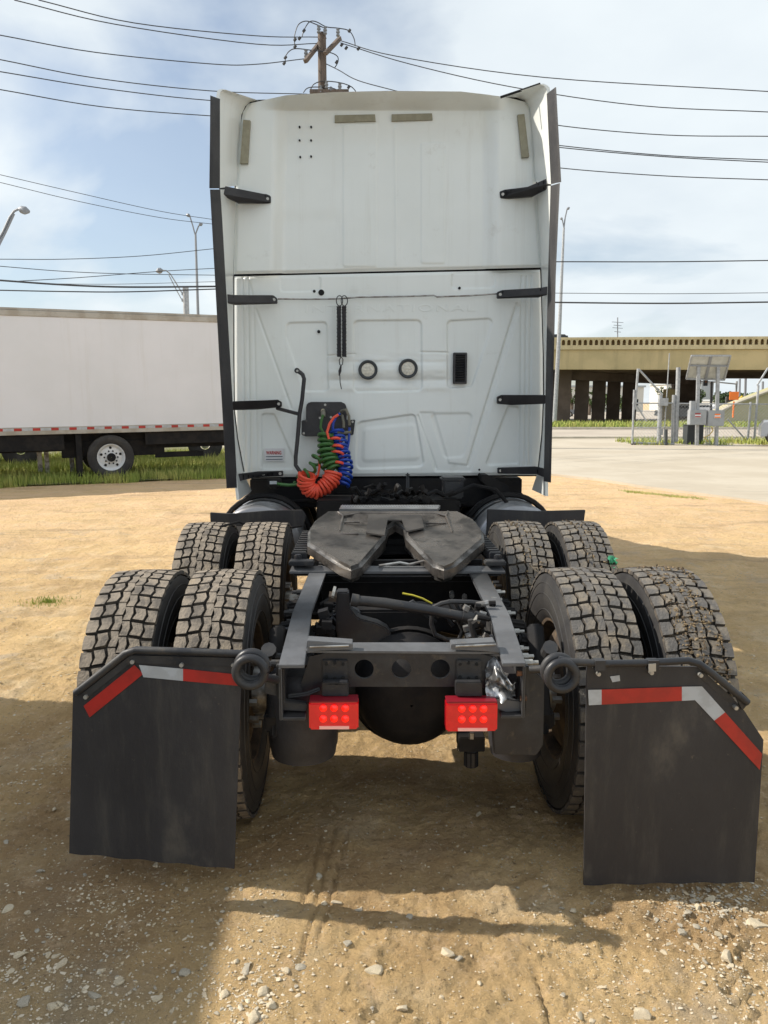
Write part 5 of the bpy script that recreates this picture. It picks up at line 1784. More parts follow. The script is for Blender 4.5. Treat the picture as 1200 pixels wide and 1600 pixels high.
# hangers
mb = MB()
hp = [P(x, y, flapY(x, y, True) - .008) for (x, y) in ((412, 1058), (418, 1040), (408, 1028), (392, 1021), (368, 1021), (290, 1018), (212, 1015.5), (196, 1021), (160, 1050), (118, 1083))]
mb.tube(hp, .0125, 10)
mb.prism([P(x, y, flapY(x, y, True) - .008) for (x, y) in ((205, 1024), (366, 1028), (366, 1041), (200, 1036))], (0, .006, 0))
mb.prism([P(x, y, flapY(x, y, True) - .008) for (x, y) in ((204, 1024), (212, 1030), (136, 1090), (128, 1084))], (0, .006, 0))
c = P(391, 1050, 2.43)
for k in range(2):
    cc = c + Vector((.002 * k, .028 * k, .010 * k))
    mb.tube([cc + Vector((math.cos(a * math.pi / 16) * .047, 0, math.sin(a * math.pi / 16) * .047)) for a in range(33)], .0145, 12, cap=False)
mb.cyl(P(412, 1058, 2.43), P(432, 1062, YF + .06), .014, 10)
mb.build('flap_hanger', 'frame_paint', truck, sharp=50)
mb = MB()
mb.tube(pxs([(872, 1030), (890, 1034), (940, 1037), (1000, 1036), (1075, 1032), (1092, 1037), (1110, 1050), (1168, 1098)], YF - .045), .0125, 10)
mb.prism(pxs([(1148, 1085), (1160, 1082), (1173, 1095), (1160, 1110)], YF - .045), (0, .012, 0))
mb.prism(pxs([(1100, 1050), (1148, 1093), (1140, 1100), (1096, 1060)], YF - .035), (0, .006, 0))
c = P(878, 1056, YF - .055)
for k in range(2):
    cc = c + Vector((-.006 * k, .028 * k, .010 * k))
    mb.tube([cc + Vector((math.cos(a * math.pi / 16) * .047, 0, math.sin(a * math.pi / 16) * .047)) for a in range(33)], .0145, 12, cap=False)
mb.cyl(P(850, 1045, YF + .04), P(828, 1046, YF + .06), .014, 10)
for x in (936, 1019): mb.box(P(x, 1038, YF - .045), (.035, .03, .034))
mb.build('flap_hanger', 'frame_paint', truck, sharp=50)
mb = MB(); mb.prism(pxs([(1014, 1038), (1025, 1037), (1025, 1049), (1014, 1050)], YF - .064), (0, .004, 0)); mb.build('clip', 'bolt_steel', truck)

# ================================================================== WHITE TRAILER
trailer = thing('box_trailer', 'long plain white box trailer parked on grass to the left of the truck', 'trailer', (TL.x, TL.y, 0))
TH = P(0, 479, 16.3).z - TL.z


def T(s_, d, u):
    p = TL + te * s_ + tn * d + tu * u
    return p


def tbox(mb, s0, s1, d0, d1, u0, u1, m=0):
    vs = [T(a, b, c) for a in (s0, s1) for b in (d0, d1) for c in (u0, u1)]
    mb.add(vs, [(0, 1, 3, 2), (4, 6, 7, 5), (0, 4, 5, 1), (2, 3, 7, 6), (0, 2, 6, 4), (1, 5, 7, 3)], m)


s0, s1 = -7.5, tlen + .9
mb = MB(); tbox(mb, s0, s1, .0, 2.5, .15, TH - .17); mb.build('side_wall', 'trailer_white', trailer)
mb = MB(); tbox(mb, s0, s1, -.02, 2.52, TH - .17, TH - .05); tbox(mb, s0, s1, .0, 2.5, TH - .05, TH); mb.build('top_rail', 'trailer_rail', trailer, bevel=.01)
mb = MB(); tbox(mb, s0, s1, -.015, 2.5, -.01, .15); mb.build('bottom_rail', 'trailer_rail', trailer, bevel=.005)
s = s0
i = 0
while s < s1 - .2:
    mb = MB(); tbox(mb, s, s + (.15 if i % 2 else .21), -.020, -.012, .075, .13)
    mb.build('reflector', 'red_tape' if i % 2 else 'white_tape', trailer); s += .15 if i % 2 else .21; i += 1
mb = MB()
tbox(mb, s0, s1, .35, .5, -.40, -.02); tbox(mb, s0, s1, 1.9, 2.05, -.40, -.02)
sw = .47 * tlen - .02
tbox(mb, sw - 1.0, sw + 1.2, .3, .5, -.55, -.2)
tbox(mb, s0, sw - .95, .06, .10, -.36, -.02)
tbox(mb, sw + .75, s1, .06, .10, -.30, -.02); tbox(mb, sw - .72, sw - .60, .06, .6, -.95, -.02)
tbox(mb, sw + 1.0, sw + 2.1, .3, .45, -.62, -.50); tbox(mb, s0, -.05, .05, .8, -.60, -.02)
mb.build('underframe', 'under_dark', trailer, bevel=.005)


def trailer_wheel(s_, d, parent):
    c = T(s_, d, 0)
    w_ = bpy.data.objects.new('wheel', None); C.objects.link(w_); w_.parent = parent
    w_.location = (c.x - TL.x, c.y - TL.y, .53)
    ang = math.atan2(tn.y, tn.x)
    w_.rotation_euler = (0, 0, ang)
    link('tyre', carc, w_, loc=(0, 0, 0))
    mb = MB()
    mb.lathe([(.30, -.115), (.29, -.12), (.27, -.10), (.255, -.06), (.235, -.04), (.20, -.055), (.16, -.065), (.11, -.065), (.105, -.09), (.10, -.14), (.01, -.145)], (0, 0, 0), 'x', 48, 0)
    rm = mb.mesh('rim', ['trailer_wheel'], 40)
    ro = link('rim', rm, w_, loc=(0, 0, 0))
    for k in range(10):
        a = k * math.pi / 5
        mb = MB(); mb.cyl((-.06, .142 * math.cos(a), .142 * math.sin(a)), (-.09, .142 * math.cos(a), .142 * math.sin(a)), .018, 8); o = mb.build('nut', 'hole_black', w_); o.matrix_parent_inverse = Matrix.Identity(4)
    for k in range(5):
        a = k * math.pi / 2.5 + .3
        mb = MB(); mb.lathe([(.001, -.062), (.028, -.062), (.03, -.05)], (0, .21 * math.cos(a), .21 * math.sin(a)), 'x', 12); o = mb.build('hand_hole', 'hole_black', w_); o.matrix_parent_inverse = Matrix.Identity(4)
    mb = MB(); mb.lathe([(.10, -.135), (.09, -.15), (.005, -.152)], (0, 0, 0), 'x', 24); o = mb.build('hub', 'under_dark', w_); o.matrix_parent_inverse = Matrix.Identity(4)
    return w_


trailer_wheel(sw, .15, trailer)
w_ = bpy.data.objects.new('wheel', None); C.objects.link(w_); w_.parent = trailer
c = T(sw, 2.2, 0); w_.location = (c.x - TL.x, c.y - TL.y, .53); w_.rotation_euler = (0, 0, math.atan2(tn.y, tn.x)); link('tyre', carc, w_, loc=(0, 0, 0))
mb = MB()
for (sa, ht) in ((.7, .55), (.85, .6), (1.4, .6)):
    tbox(mb, sa, sa + .1, 1.2 + sa * .3, 1.3 + sa * .3, -.02 - ht - .35, -.02)
mb.build_split('landing_leg', 'steel', trailer)
# second vehicle's wheels standing behind the trailer
t2 = thing('parked_trailer', 'partly hidden trailer underframe with wheels behind the white box trailer', 'trailer', (TL.x + 2, TL.y + 5, 0))
for (sa, dd) in ((5.4, 5.2), (-1.2, 5.0), (.4, 5.0)):
    c = T(sa, dd, 0)
    mb = MB()
    mb.lathe([(.30, -.13), (.42, -.14), (.5, -.12), (.5, .12), (.3, .13)], (0, 0, 0), 'x', 32, 0); mb.lathe([(.31, -.10), (.15, -.08)], (0, 0, 0), 'x', 32, 0); mb.lathe([(.13, -.10), (.12, -.13), (.01, -.14)], (0, 0, 0), 'x', 20, 1)
    o = link('wheel', mb.mesh('wheel', ['tyre_rubber', 'aluminium'], 40), t2, loc=(c.x - TL.x - 2, c.y - TL.y - 5, .5)); o.rotation_euler = (0, 0, math.atan2(tn.y, tn.x) - .3)
mb = MB(); tbox(mb, -3, 6.5, 4.8, 7, -.2, .0); tbox(mb, -3, 6.5, 4.8, 7, .0, 1.6); mb.build('body', 'trailer_white', t2)

# ================================================================== OVERPASS
ov = thing('overpass', 'tan concrete highway overpass with arched barrier and dark columns beyond the yard', 'bridge', (25, 62, 0))
YO = 62.0
x0_, x1_ = -14.0, 75.0
zt = P(1000, 526, YO).z; zb_ = P(1000, 545.5, YO).z; zg = P(1000, 577.5, YO).z
mb = MB()
mb.box(((x0_ + x1_) / 2, YO + .3, zt - .09), (x1_ - x0_, .5, .18)); mb.box(((x0_ + x1_) / 2, YO + .3, zb_ + .17), (x1_ - x0_, .5, .34))
mb.box(((x0_ + x1_) / 2, YO + .46, (zt + zb_) / 2), (x1_ - x0_, .06, zt - zb_ - .3), 1)
mb.box(((x0_ + x1_) / 2, YO + 20.3, (zt + zb_) / 2), (x1_ - x0_, .4, zt - zb_))
bar = mb.build('barrier', ['bridge_barrier', 'bridge_recess'], ov)
# posts between the arched openings
k = 1200.0 / ((P(1000, 535, YO) - CAM).dot(fwd))
pitch = 8.55 / k
mbs = MB()
zl, zh = zb_ + .34, zt - .18
nP = int((x1_ - x0_) / pitch)
for i in range(nP):
    x = x0_ + i * pitch; w_ = pitch
    r__ = w_ * .30; cx = x + w_ / 2
    # frame round an opening with an arched head
    arc = [(cx - r__, zl)] + [(cx + r__ * math.cos(math.pi - a * math.pi / 6), zh - r__ - .02 + r__ * math.sin(math.pi - a * math.pi / 6)) for a in range(7)] + [(cx + r__, zl)]
    outer = [(x, zl), (x, zh), (x, zh), (x + w_ * .25, zh), (cx, zh), (x + w_ * .75, zh), (x + w_, zh), (x + w_, zh), (x + w_, zl)]
    vf = [(a, YO + .08, b) for a, b in arc] + [(a, YO + .08, b) for a, b in outer]
    vb_ = [(a, YO + .42, b) for a, b in arc]
    fs = [(j, j + 1, 9 + j + 1, 9 + j) for j in range(8)] + [(j, 18 + j, 18 + j + 1, j + 1) for j in range(8)]
    mbs.add(vf + vb_, fs)
o = mbs.build('arcade', 'bridge_barrier', ov, kind='stuff')
mb = MB(); mb.box(((x0_ + x1_) / 2, YO + .5, (zb_ + zg) / 2), (x1_ - x0_, .6, zb_ - zg - .02)); mb.box(((x0_ + x1_) / 2, YO + .30, zg + .10), (x1_ - x0_, .25, .2)); mb.build('girder', 'bridge_face', ov, bevel=.02)
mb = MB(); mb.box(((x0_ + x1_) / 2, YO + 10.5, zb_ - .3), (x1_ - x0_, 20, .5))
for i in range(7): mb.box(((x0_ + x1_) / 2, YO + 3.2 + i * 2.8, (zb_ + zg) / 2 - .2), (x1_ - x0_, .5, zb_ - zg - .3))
mb.build('deck', 'bridge_shaded', ov)
def ovl(x, y):
    q = Matrix.Rotation(R(11), 2) @ (Vector((x, y)) - Vector((25, 62)))
    return q.x + 25, q.y + 62


zg2 = zg
for j, (xa, xb, yb__) in enumerate(((868, 891, 662), (897, 919, 660), (924, 945, 659), (947, 968, 658.5), (971, 994, 658))):
    Yc = 66 + j * 2.6
    a, b = P(xa, 640, Yc), P(xb, 640, Yc)
    mb = MB(); w_ = b.x - a.x
    mb.prism([(*ovl(x_, y_), -.1) for (x_, y_) in ((a.x, Yc), (b.x, Yc), (b.x + .1, Yc + .5), (a.x + .18, Yc + .5))], (0, 0, zg + .3)); mb.build('column', 'bridge_shaded', ov, bevel=.04)
for j, xx in enumerate((700, 780, 840)):
    Yc = 66; a, b = P(xx, 640, Yc), P(xx + 22, 640, Yc)
    mb = MB(); mb.prism([(a.x, Yc, -.1), (b.x, Yc, -.1), (b.x, Yc + 1.1, -.1), (a.x, Yc + 1.1, -.1)], (0, 0, zg + .3)); mb.build('column', 'bridge_shaded', ov)
# pier cap over the columns and one pier end given a sunlit tone by its colour
mb = MB()
a, b = P(864, 590, 66), P(1034, 590, 80)
mb.prism([(a.x, 65.8, zg - .75), (b.x - 2.5, 79, zg - .75), (b.x - .8, 79, zg - .75), (a.x + 1.8, 65.8, zg - .75)], (0, 0, .7)); mb.build('pier_cap', 'bridge_shaded', ov)
a, b = P(998, 640, 79), P(1036, 640, 79)
mb = MB(); mb.prism([(a.x, 79, 0), (b.x, 79, 0), (b.x, 80.5, 0), (a.x, 80.5, 0)], (0, 0, zg + .1)); mb.build('pier', 'bridge_shaded', ov)
a, b = P(1010, 640, 70), P(1025, 640, 70)
mb = MB(); mb.prism([(a.x, 70, 0), (b.x, 70, 0), (b.x + .1, 71, 0), (a.x, 71, 0)], (0, 0, P(1015, 608, 70).z)); mb.build('pier', 'bridge_face', ov)
# sloped embankment wall on the right
mb = MB()
Ye = 57
pts = [P(1118, 648, Ye), P(1150, 632, Ye), P(1220, 605, Ye), P(1330, 572, Ye), P(1330, 668, Ye), P(1118, 666, Ye)]
mb.prism([(p.x, Ye, max(p.z, 0)) for p in pts], (0, 2, 0))
em = mb.build('embankment', 'embankment', None, kind='structure')
mb = MB(); mb.tube([P(1118, 646, Ye - .1), P(1150, 630, Ye - .1), P(1225, 602, Ye - .1)], .14, 6); mb.build('coping', 'kerb', em)

# ================================================================== UTILITY POLES, LAMPS, WIRES
YP = 30.0
pole = thing('utility_pole', 'brown wooden utility pole with crossarms rising behind the truck roof', 'utility pole', (P(503, 100, YP).x, YP, 0))
pt = P(503, 60, YP)
px_ = lambda x, y, dY=0: P(x, y, YP + dY)
mb = MB(); mb.tube([(pt.x, YP, 0), (pt.x, YP, 7), (pt.x, YP, P(503, 52, YP).z)], [.22, .19, .15], 14); mb.build('post', 'pole_wood', pole)
for (a, b) in (((477, 96, -.6), (507, 58, .5)), ((508, 84, -.4), (531, 60, .6))):
    mb = MB(); mb.bar(px_(*a), px_(*b), .13, .13); mb.build('crossarm', 'pole_wood', pole)
for (x, y) in ((478, 84), (498, 46), (508, 48), (528, 51), (510, 133), (531, 136), (517, 142), (501, 140)):
    mb = MB(); a = px_(x, y + 6.5, -.2); b = px_(x, y - 6.5, -.2)
    k = (b - a)
    pts = [a + k * t for t in (0, .08, .1, .25, .27, .45, .47, .65, .67, .85, .87, 1)]
    mb.tube(pts, [.03, .03, .07, .07, .05, .05, .07, .07, .05, .05, .07, .03], 8); mb.build('insulator', 'insulator', pole)
mb = MB()
mb.bar(px_(484, 143, -.2), px_(545, 143, -.2), .12, .12)
mb.build('crossarm', 'pole_wood', pole)
mb = MB()


def jumper(pts, r=.018):
    q = pxs([(p[0], p[1]) for p in pts], YP - .2)
    out = []
    for i in range(len(q) - 1):
        p0, p1, p2, p3 = q[max(i - 1, 0)], q[i], q[i + 1], q[min(i + 2, len(q) - 1)]
        for k in range(5):
            f = k / 5
            out.append(.5 * ((2 * p1) + (p2 - p0) * f + (2 * p0 - 5 * p1 + 4 * p2 - p3) * f * f + (3 * p1 - p0 - 3 * p2 + p3) * f ** 3))
    out.append(q[-1]); mb.tube(out, r, 5)


jumper([(461, 72), (460, 58), (466, 39), (478, 33), (491, 37), (505, 43)])
jumper([(472, 57), (476, 45), (484, 34), (494, 34), (510, 42), (528, 44), (545, 48), (553, 60), (555, 72)])
jumper([(446, 97), (446, 89), (452, 80), (463, 76), (490, 79), (515, 82), (527, 88), (528, 97), (523, 106)])
jumper([(484, 144), (490, 132), (505, 127), (530, 129), (548, 135), (556, 143)])
jumper([(474, 145), (480, 138), (493, 136), (520, 138), (528, 143)])
for (x, y) in ((475, 48), (461, 62), (446, 90), (546, 48), (526, 97), (534, 70), (541, 75), (560, 76), (545, 136), (444, 99), (461, 73), (468, 60)):
    a = px_(x - 1.5, y + 2, -.2); b = px_(x + 1.5, y - 2, -.2); mb.cyl(a, b, .05, 6)
mb.build('jumper', 'wire', pole)


def wire(pts, Ys, r, label, grp='overhead wires'):
    q = []
    n = len(pts)
    for i, p in enumerate(pts):
        t = i / (n - 1); q.append(P(p[0], p[1], Ys[0] + (Ys[1] - Ys[0]) * t))
    out = []
    for i in range(n - 1):
        p0, p1, p2, p3 = q[max(i - 1, 0)], q[i], q[i + 1], q[min(i + 2, n - 1)]
        if i == 0: p0 = 2 * p1 - p2
        if i == n - 2: p3 = 2 * p2 - p1
        for k in range(6):
            f = k / 6
            out.append(.5 * ((2 * p1) + (p2 - p0) * f + (2 * p0 - 5 * p1 + 4 * p2 - p3) * f * f + (3 * p1 - p0 - 3 * p2 + p3) * f ** 3))
    out.append(q[-1])
    if pts[0][0] <= 0: out.insert(0, out[0] + (out[0] - out[1]).normalized() * 14)
    if pts[-1][0] > 1150: out.append(out[-1] + (out[-1] - out[-2]).normalized() * 14)
    mb = MB(); mb.tube(out, r, 5); o = mb.build('power_line', 'wire', None)
    tag(o, label, 'power line', grp)


TH1 = .016
wire([(60, 0), (210, 36), (400, 56), (497, 58)], (24, 30), TH1, 'uppermost wire from the left edge reaching the pole top')
wire([(22, 0), (180, 38), (400, 69), (495, 68)], (24, 30), TH1, 'second wire from the top running left of the pole')
wire([(0, 55), (150, 82), (330, 100), (400, 100.5), (475, 92)], (24, 30), TH1, 'wire sagging from the left edge to the lower crossarm end')
wire([(0, 93), (150, 122), (330, 142), (480, 147)], (24, 30), TH1, 'upper one of three wires passing just above the left fairing')
wire([(0, 112), (160, 138), (328, 157), (500, 165)], (24, 30), TH1, 'middle one of three wires meeting the upper left fairing')
wire([(0, 140), (160, 167), (328, 181), (500, 190)], (24, 30), TH1, 'lower one of three wires meeting the upper left fairing')
wire([(530, 63), (620, 88), (850, 121), (1200, 143)], (30, 26), TH1, 'long upper wire from the pole crossing the right sky')
wire([(532, 67), (640, 100), (800, 136), (1000, 165), (1200, 175)], (30, 26), TH1, 'second wire from the pole crossing the right sky')
wire([(510, 100), (530, 110), (560, 126), (622, 143)], (30, 28), TH1, 'short wire dropping from the pole behind the cab roof')
wire([(800, 180), (880, 197), (1040, 211), (1200, 213)], (28, 26), TH1, 'wire at the height of the upper right fairing with blue sky below')
wire([(800, 215), (880, 228), (1040, 243), (1200, 250)], (28, 26), TH1, 'top wire of the close pair right of the cab')
wire([(800, 219), (880, 231), (1040, 245), (1200, 253.5)], (28, 26), TH1, 'bottom wire of the close pair right of the cab', )
wire([(800, 250), (880, 263), (1040, 275), (1200, 281)], (28, 26), TH1, 'wire under the close pair right of the cab')
wire([(0, 273), (120, 301), (250, 330), (340, 344)], (36, 42), .014, 'upper wire sloping down to the twin street lamp')
wire([(0, 285), (120, 314), (250, 340), (340, 351)], (36, 42), .014, 'lower wire sloping down to the twin street lamp')
wire([(0, 405), (100, 405), (220, 400), (340, 388)], (30, 34), .014, 'thin wire above the white trailer rising to the right')
wire([(0, 416), (100, 424), (200, 428), (340, 430)], (30, 34), .014, 'thin wire above the trailer that falls to the right')
wire([(15, 440), (120, 434), (250, 424), (340, 419)], (30, 34), .014, 'thin wire crossing another above the trailer')
wire([(0, 438), (100, 445), (200, 448.5), (340, 447.5)], (26, 26), .030, 'thickest black cable above the white trailer')
wire([(0, 453.5), (100, 455.5), (200, 456), (340, 451.5)], (26, 26), .020, 'black cable just under the thickest one above the trailer')
wire([(60, 443), (180, 444), (340, 440)], (32, 32), .010, 'faint wire between the lamp and the thick cable on the left')
wire([(800, 410), (870, 409), (1040, 409), (1200, 407)], (28, 28), .020, 'dark level wire right of the cab above the overpass')
wire([(800, 458), (870, 458), (1040, 459), (1200, 457.5)], (28, 28), .011, 'faint level wire above the thick cable on the right')
wire([(800, 471), (870, 472.5), (1040, 474), (1200, 472)], (26, 26), .026, 'thick black cable just above the overpass on the right')

# street lamps
def lamp_head(mb, a, b, r=.11):
    a, b = Vector(a), Vector(b)
    mb.tube([a, a.lerp(b, .25), a.lerp(b, .6), b], [r * .35, r * .9, r, r * .35], 10)


Yl = 55
l1 = thing('street_lamp', 'tall twin armed street lamp above the right end of the trailer', 'street lamp', (P(306, 480, Yl).x, Yl, 0))
mb = MB(); b0 = P(306.5, 480, Yl); mb.tube([(b0.x + .1, Yl, 0), P(305.5, 366, Yl)], [.14, .07], 10); mb.build('pole', 'lamp_steel', l1)
mb = MB(); mb.tube(pxs([(305, 367), (301, 352), (297, 339), (294, 336)], Yl), .05, 6); mb.tube(pxs([(305.5, 366), (310, 354), (313, 350)], Yl), .05, 6); mb.build('arm', 'lamp_steel', l1)
for (a, b) in (((297, 337.5), (291, 335)), ((311, 351.5), (316.5, 349.5))):
    mb = MB(); lamp_head(mb, P(*a, Yl), P(*b, Yl), .12); mb.build('lamp_head', 'lamp_steel', l1)
Yl = 58
l2 = thing('street_lamp', 'slender street lamp right of the cab rising from the overpass', 'street lamp', (P(873, 525, Yl).x, Yl, 0))
mb = MB(); b0 = P(873.5, 525, Yl); mb.tube([(b0.x - .15, Yl, 0), b0, P(881, 356, Yl)], [.17, .15, .08], 10); mb.build('pole', 'galvanised', l2)
mb = MB(); mb.tube(pxs([(881, 357), (883, 340), (886, 327), (887, 325)], Yl), .05, 6); mb.tube(pxs([(881, 356), (879, 345), (878, 342)], Yl), .04, 6); mb.build('arm', 'lamp_steel', l2)
for (a, b) in (((886, 327), (890, 324)), ((879, 342), (875, 341))):
    mb = MB(); lamp_head(mb, P(*a, Yl), P(*b, Yl), .10); mb.build('lamp_head', 'lamp_steel', l2)
Yl = 22
l3 = thing('street_lamp', 'street lamp head on a double arm at the left edge of the view', 'street lamp', (P(-60, 480, Yl).x, Yl, 0))
mb = MB(); mb.tube(pxs([(-60, 480), (-20, 405), (5, 362), (15, 340), (22, 330), (30, 326)], Yl), .035, 8); mb.tube(pxs([(-50, 470), (-10, 400), (10, 360), (22, 334)], Yl), .03, 8); mb.tube(pxs([(2, 366), (8, 362)], Yl), .02, 6)
mb.tube([P(-60, 480, Yl), Vector((P(-60, 480, Yl).x, Yl, 0))], .10, 10); mb.build('arm', 'lamp_steel', l3)
mb = MB(); lamp_head(mb, P(29, 326, Yl), P(46, 331, Yl), .11); mb.build('lamp_head', 'lamp_steel', l3)
Yl = 34
l4 = thing('street_lamp', 'lamp on a long slanted arm reaching from a thick grey pole over the trailer', 'street lamp', (P(290, 480, Yl).x, Yl, 0))
mb = MB(); mb.tube([P(290, 449, Yl), Vector((P(290, 480, Yl).x, Yl, 0))], .125, 12); mb.box(P(286, 459, Yl), (.1, .15, .12)); mb.box(P(286, 469, Yl), (.1, .15, .12)); mb.build('pole', 'galvanised', l4)
mb = MB(); mb.tube(pxs([(285, 459), (275, 442), (266, 428), (260, 423), (252, 422)], Yl), .028, 6); mb.tube(pxs([(285, 470), (275, 452), (264, 430)], Yl), .022, 6); mb.build('arm', 'galvanised', l4)
mb = MB(); lamp_head(mb, P(254, 422, Yl), P(244, 424, Yl), .13); mb.build('lamp_head', 'lamp_steel', l4)
mb = MB()
Ya = 85
mb.tube([P(965, 530, Ya), P(965, 496, Ya)], .06, 5)
for (y, w_) in ((503, 9), (508, 6), (512, 8), (518, 5)): mb.tube([P(965 - w_, y, Ya), P(965 + w_, y + 1, Ya)], .035, 4)
tag(mb.build('antenna', 'lamp_steel', None), 'thin aerial mast standing beyond the overpass barrier', 'antenna')

# ================================================================== GATE, FENCE, SOLAR CABINETS
YG = 31.0
gt = thing('sliding_gate', 'open chain-link gate leaf on a small wheel left of the grey cabinets', 'gate', (P(990, 697, YG).x, YG, 0))
mb = MB()
for a, b, r__ in (((988, 693), (991, 609), .045), ((992, 640), (997, 576), .05), ((998, 577), (1035, 617), .04), ((995, 634), (1010, 658), .03), ((988, 630), (1052, 630), .028), ((990, 692), (1052, 694), .045), ((1037, 692), (1046, 552), .022), ((996, 668), (1052, 668), .012)):
    mb.tube([P(*a, YG), P(*b, YG)], r__, 8)
mb.build('gate_frame', 'galvanised', gt)
mb = MB(); c = P(990, 694, YG); mb.lathe([(.02, -.03), (.09, -.03), (.11, 0), (.09, .03), (.02, .03)], c, 'y', 14); mb.build('wheel', 'under_dark', gt)


def link_mesh(xa, xb, z0, z1, Y, sp=.13, r=.0045):
    mb = MB(); h = z1 - z0
    x = xa - h
    while x < xb:
        for sgn in (1, -1):
            p0 = (x, z0) if sgn > 0 else (x, z1)
            p1 = (x + h, z1) if sgn > 0 else (x + h, z0)
            (ax, az), (bx, bz) = p0, p1
            if ax < xa: t = (xa - ax) / (bx - ax); az += (bz - az) * t; ax = xa
            if bx > xb: t = (xb - ax) / (bx - ax); bz = az + (bz - az) * t; bx = xb
            if bx > ax + .01: mb.tube([(ax, Y, az), (bx, Y, bz)], r, 3, cap=False)
        x += sp
    return mb


p0, p1 = P(992, 690, YG), P(1052, 630, YG)
link_mesh(p0.x, p1.x, max(.12, p0.z), p1.z, YG + .03).build('wire_mesh', 'galvanised', gt, kind='stuff')
gp_ = [((1032, 617), (1029, 695), .085, 'thick grey gate post with a control box, left of the pair', 'galvanised'), ((1051, 697), (1053, 617), .075, 'low grey gate post standing before the tall one', 'galvanised'), ((1056, 690), (1060, 574), .085, 'tall grey gate post left of the solar panel', 'galvanised')]
for a, b, r__, lb, mm in gp_:
    mb = MB(); mb.tube([P(*b, YG + .15), P(*a, YG + .15)], r__, 12)
    if a[0] == 1032: mb.box(P(1036, 628, YG - .02), (.35, .2, .3)); mb.box(P(1033, 675, YG - .05), (.12, .1, .25))
    tag(mb.build('gate_post', mm, None, bevel=.0), lb, 'post', 'posts of the sliding gate')
mb = MB(); mb.tube([P(1041, 698, 30.6), P(1041, 671, 30.6)], .06, 8)
tag(mb.build('bollard', 'dark_plastic', None), 'short black bollard between the gate posts', 'bollard')
YS_ = 30.5
sp_ = thing('solar_station', 'solar panel on two steel posts with grey control cabinets beneath', 'solar panel', (P(1103, 698, YS_).x, YS_, 0))
for (xa, xb) in ((1086, 1091), (1116, 1122)):
    mb = MB(); a = P((xa + xb) / 2, 699, YS_); mb.bar(Vector((a.x, YS_, 0)), P((xa + xb) / 2 + 3, 566, YS_), .13, .1, up=(0, 1, 0)); mb.build('post', 'galvanised', sp_, bevel=.01)
panel = [P(1080, 556, YS_ - .35), P(1141, 556, YS_ - .35), P(1131, 594, YS_ + .45), P(1072, 592, YS_ + .45)]
mb = MB(); mb.prism(panel, (0, .02, .04), 0); mb.prism([p + Vector((0, .021, .041)) for p in panel], (0, .003, .005), 1); po = mb.build('panel', ['solar_back', 'solar_front'], sp_)
mb = MB()
for a, b in ((0, 1), (1, 2), (2, 3), (3, 0)): mb.bar(panel[a] + Vector((0, -.03, 0)), panel[b] + Vector((0, -.03, 0)), .06, .06)
mb.build('frame', 'galvanised', po)
mb = MB()
for t in (.38, .62): 
    pass
mb.bar(panel[0].lerp(panel[1], .5) + Vector((0, -.04, 0)), panel[3].lerp(panel[2], .5) + Vector((0, -.04, 0)), .10, .05); mb.bar(panel[0].lerp(panel[3], .42) + Vector((0, -.05, 0)), panel[1].lerp(panel[2], .42) + Vector((0, -.05, 0)), .06, .05)
mb.build('brace', 'lamp_steel', po)
for (xa, xb, ya_, yb_) in ((1077, 1104, 640, 664), (1104.5, 1132, 641, 666)):
    mb = MB(); c = P((xa + xb) / 2, (ya_ + yb_) / 2, YS_ - .3); a = P(xa, yb_, YS_ - .3); b = P(xb, ya_, YS_ - .3)
    mb.box((c.x, YS_ - .2, (a.z + b.z) / 2), (b.x - a.x, .3, b.z - a.z)); cb = mb.build('cabinet', 'box_grey', sp_, bevel=.02)
    mb = MB(); mb.box(P((xa + xb) / 2 + (0 if xa < 1100 else 3), ya_ + 9, YS_ - .36), (.24, .01, .16)); lo2 = mb.build('warning_sign', 'label_white', cb)
    mb = MB(); mb.box(P((xa + xb) / 2 + (0 if xa < 1100 else 3), ya_ + 6.6, YS_ - .37), (.22, .01, .05), 0); mb.box(P((xa + xb) / 2 + (0 if xa < 1100 else 3), ya_ + 11, YS_ - .37), (.22, .01, .04), 0)
    lo3 = mb.build('sign_stripe', 'orange_sign' if xa > 1100 else 'red_tape', cb)
mb = MB(); a, b = P(1079, 641, YS_ - .1), P(1085, 628, YS_ - .1); mb.box(((a.x + b.x) / 2, YS_ - .1, (a.z + b.z) / 2), (.2, .2, .4)); mb.build('junction_box', 'box_grey', sp_, bevel=.01)
mb = MB()
for x in (1103, 1106, 1109): mb.tube([P(x, 667, YS_), Vector((P(x, 699, YS_).x, YS_, 0))], .018, 6)
mb.build('conduit', 'galvanised', sp_)
mb = MB(); mb.tube(pxs([(1112, 667), (1114, 673), (1108, 680), (1100, 683), (1106, 690)], YS_), .02, 6); mb.build('cable', 'yellow_paint', sp_)
mb = MB(); c = P(1084, 685, YS_ + .9); mb.box((c.x, YS_ + 1, .42), (.66, .5, .78)); mb.box((c.x, YS_ + 1, .83), (.70, .54, .04))
tag(mb.build('generator_box', 'dark_plastic', None, bevel=.03), 'dark box on the ground behind the post of the grey cabinets', 'box')
fn = thing('chain_link_fence', 'chain-link fence with grey posts running right from the gate', 'fence', (P(1150, 697, 33).x, 33, 0))
YN = 33.0
mb = MB()
for (a, b) in (((1171, 692), (1173, 628)), ((1177, 692), (1185, 602)), ((1058, 693), (1059, 630)), ((1215, 692), (1216, 600))):
    mb2 = MB(); t_ = P(*b, YN); mb2.tube([(t_.x - .02, YN, 0), t_], .05, 8); mb2.build('fence_post', 'galvanised', fn)
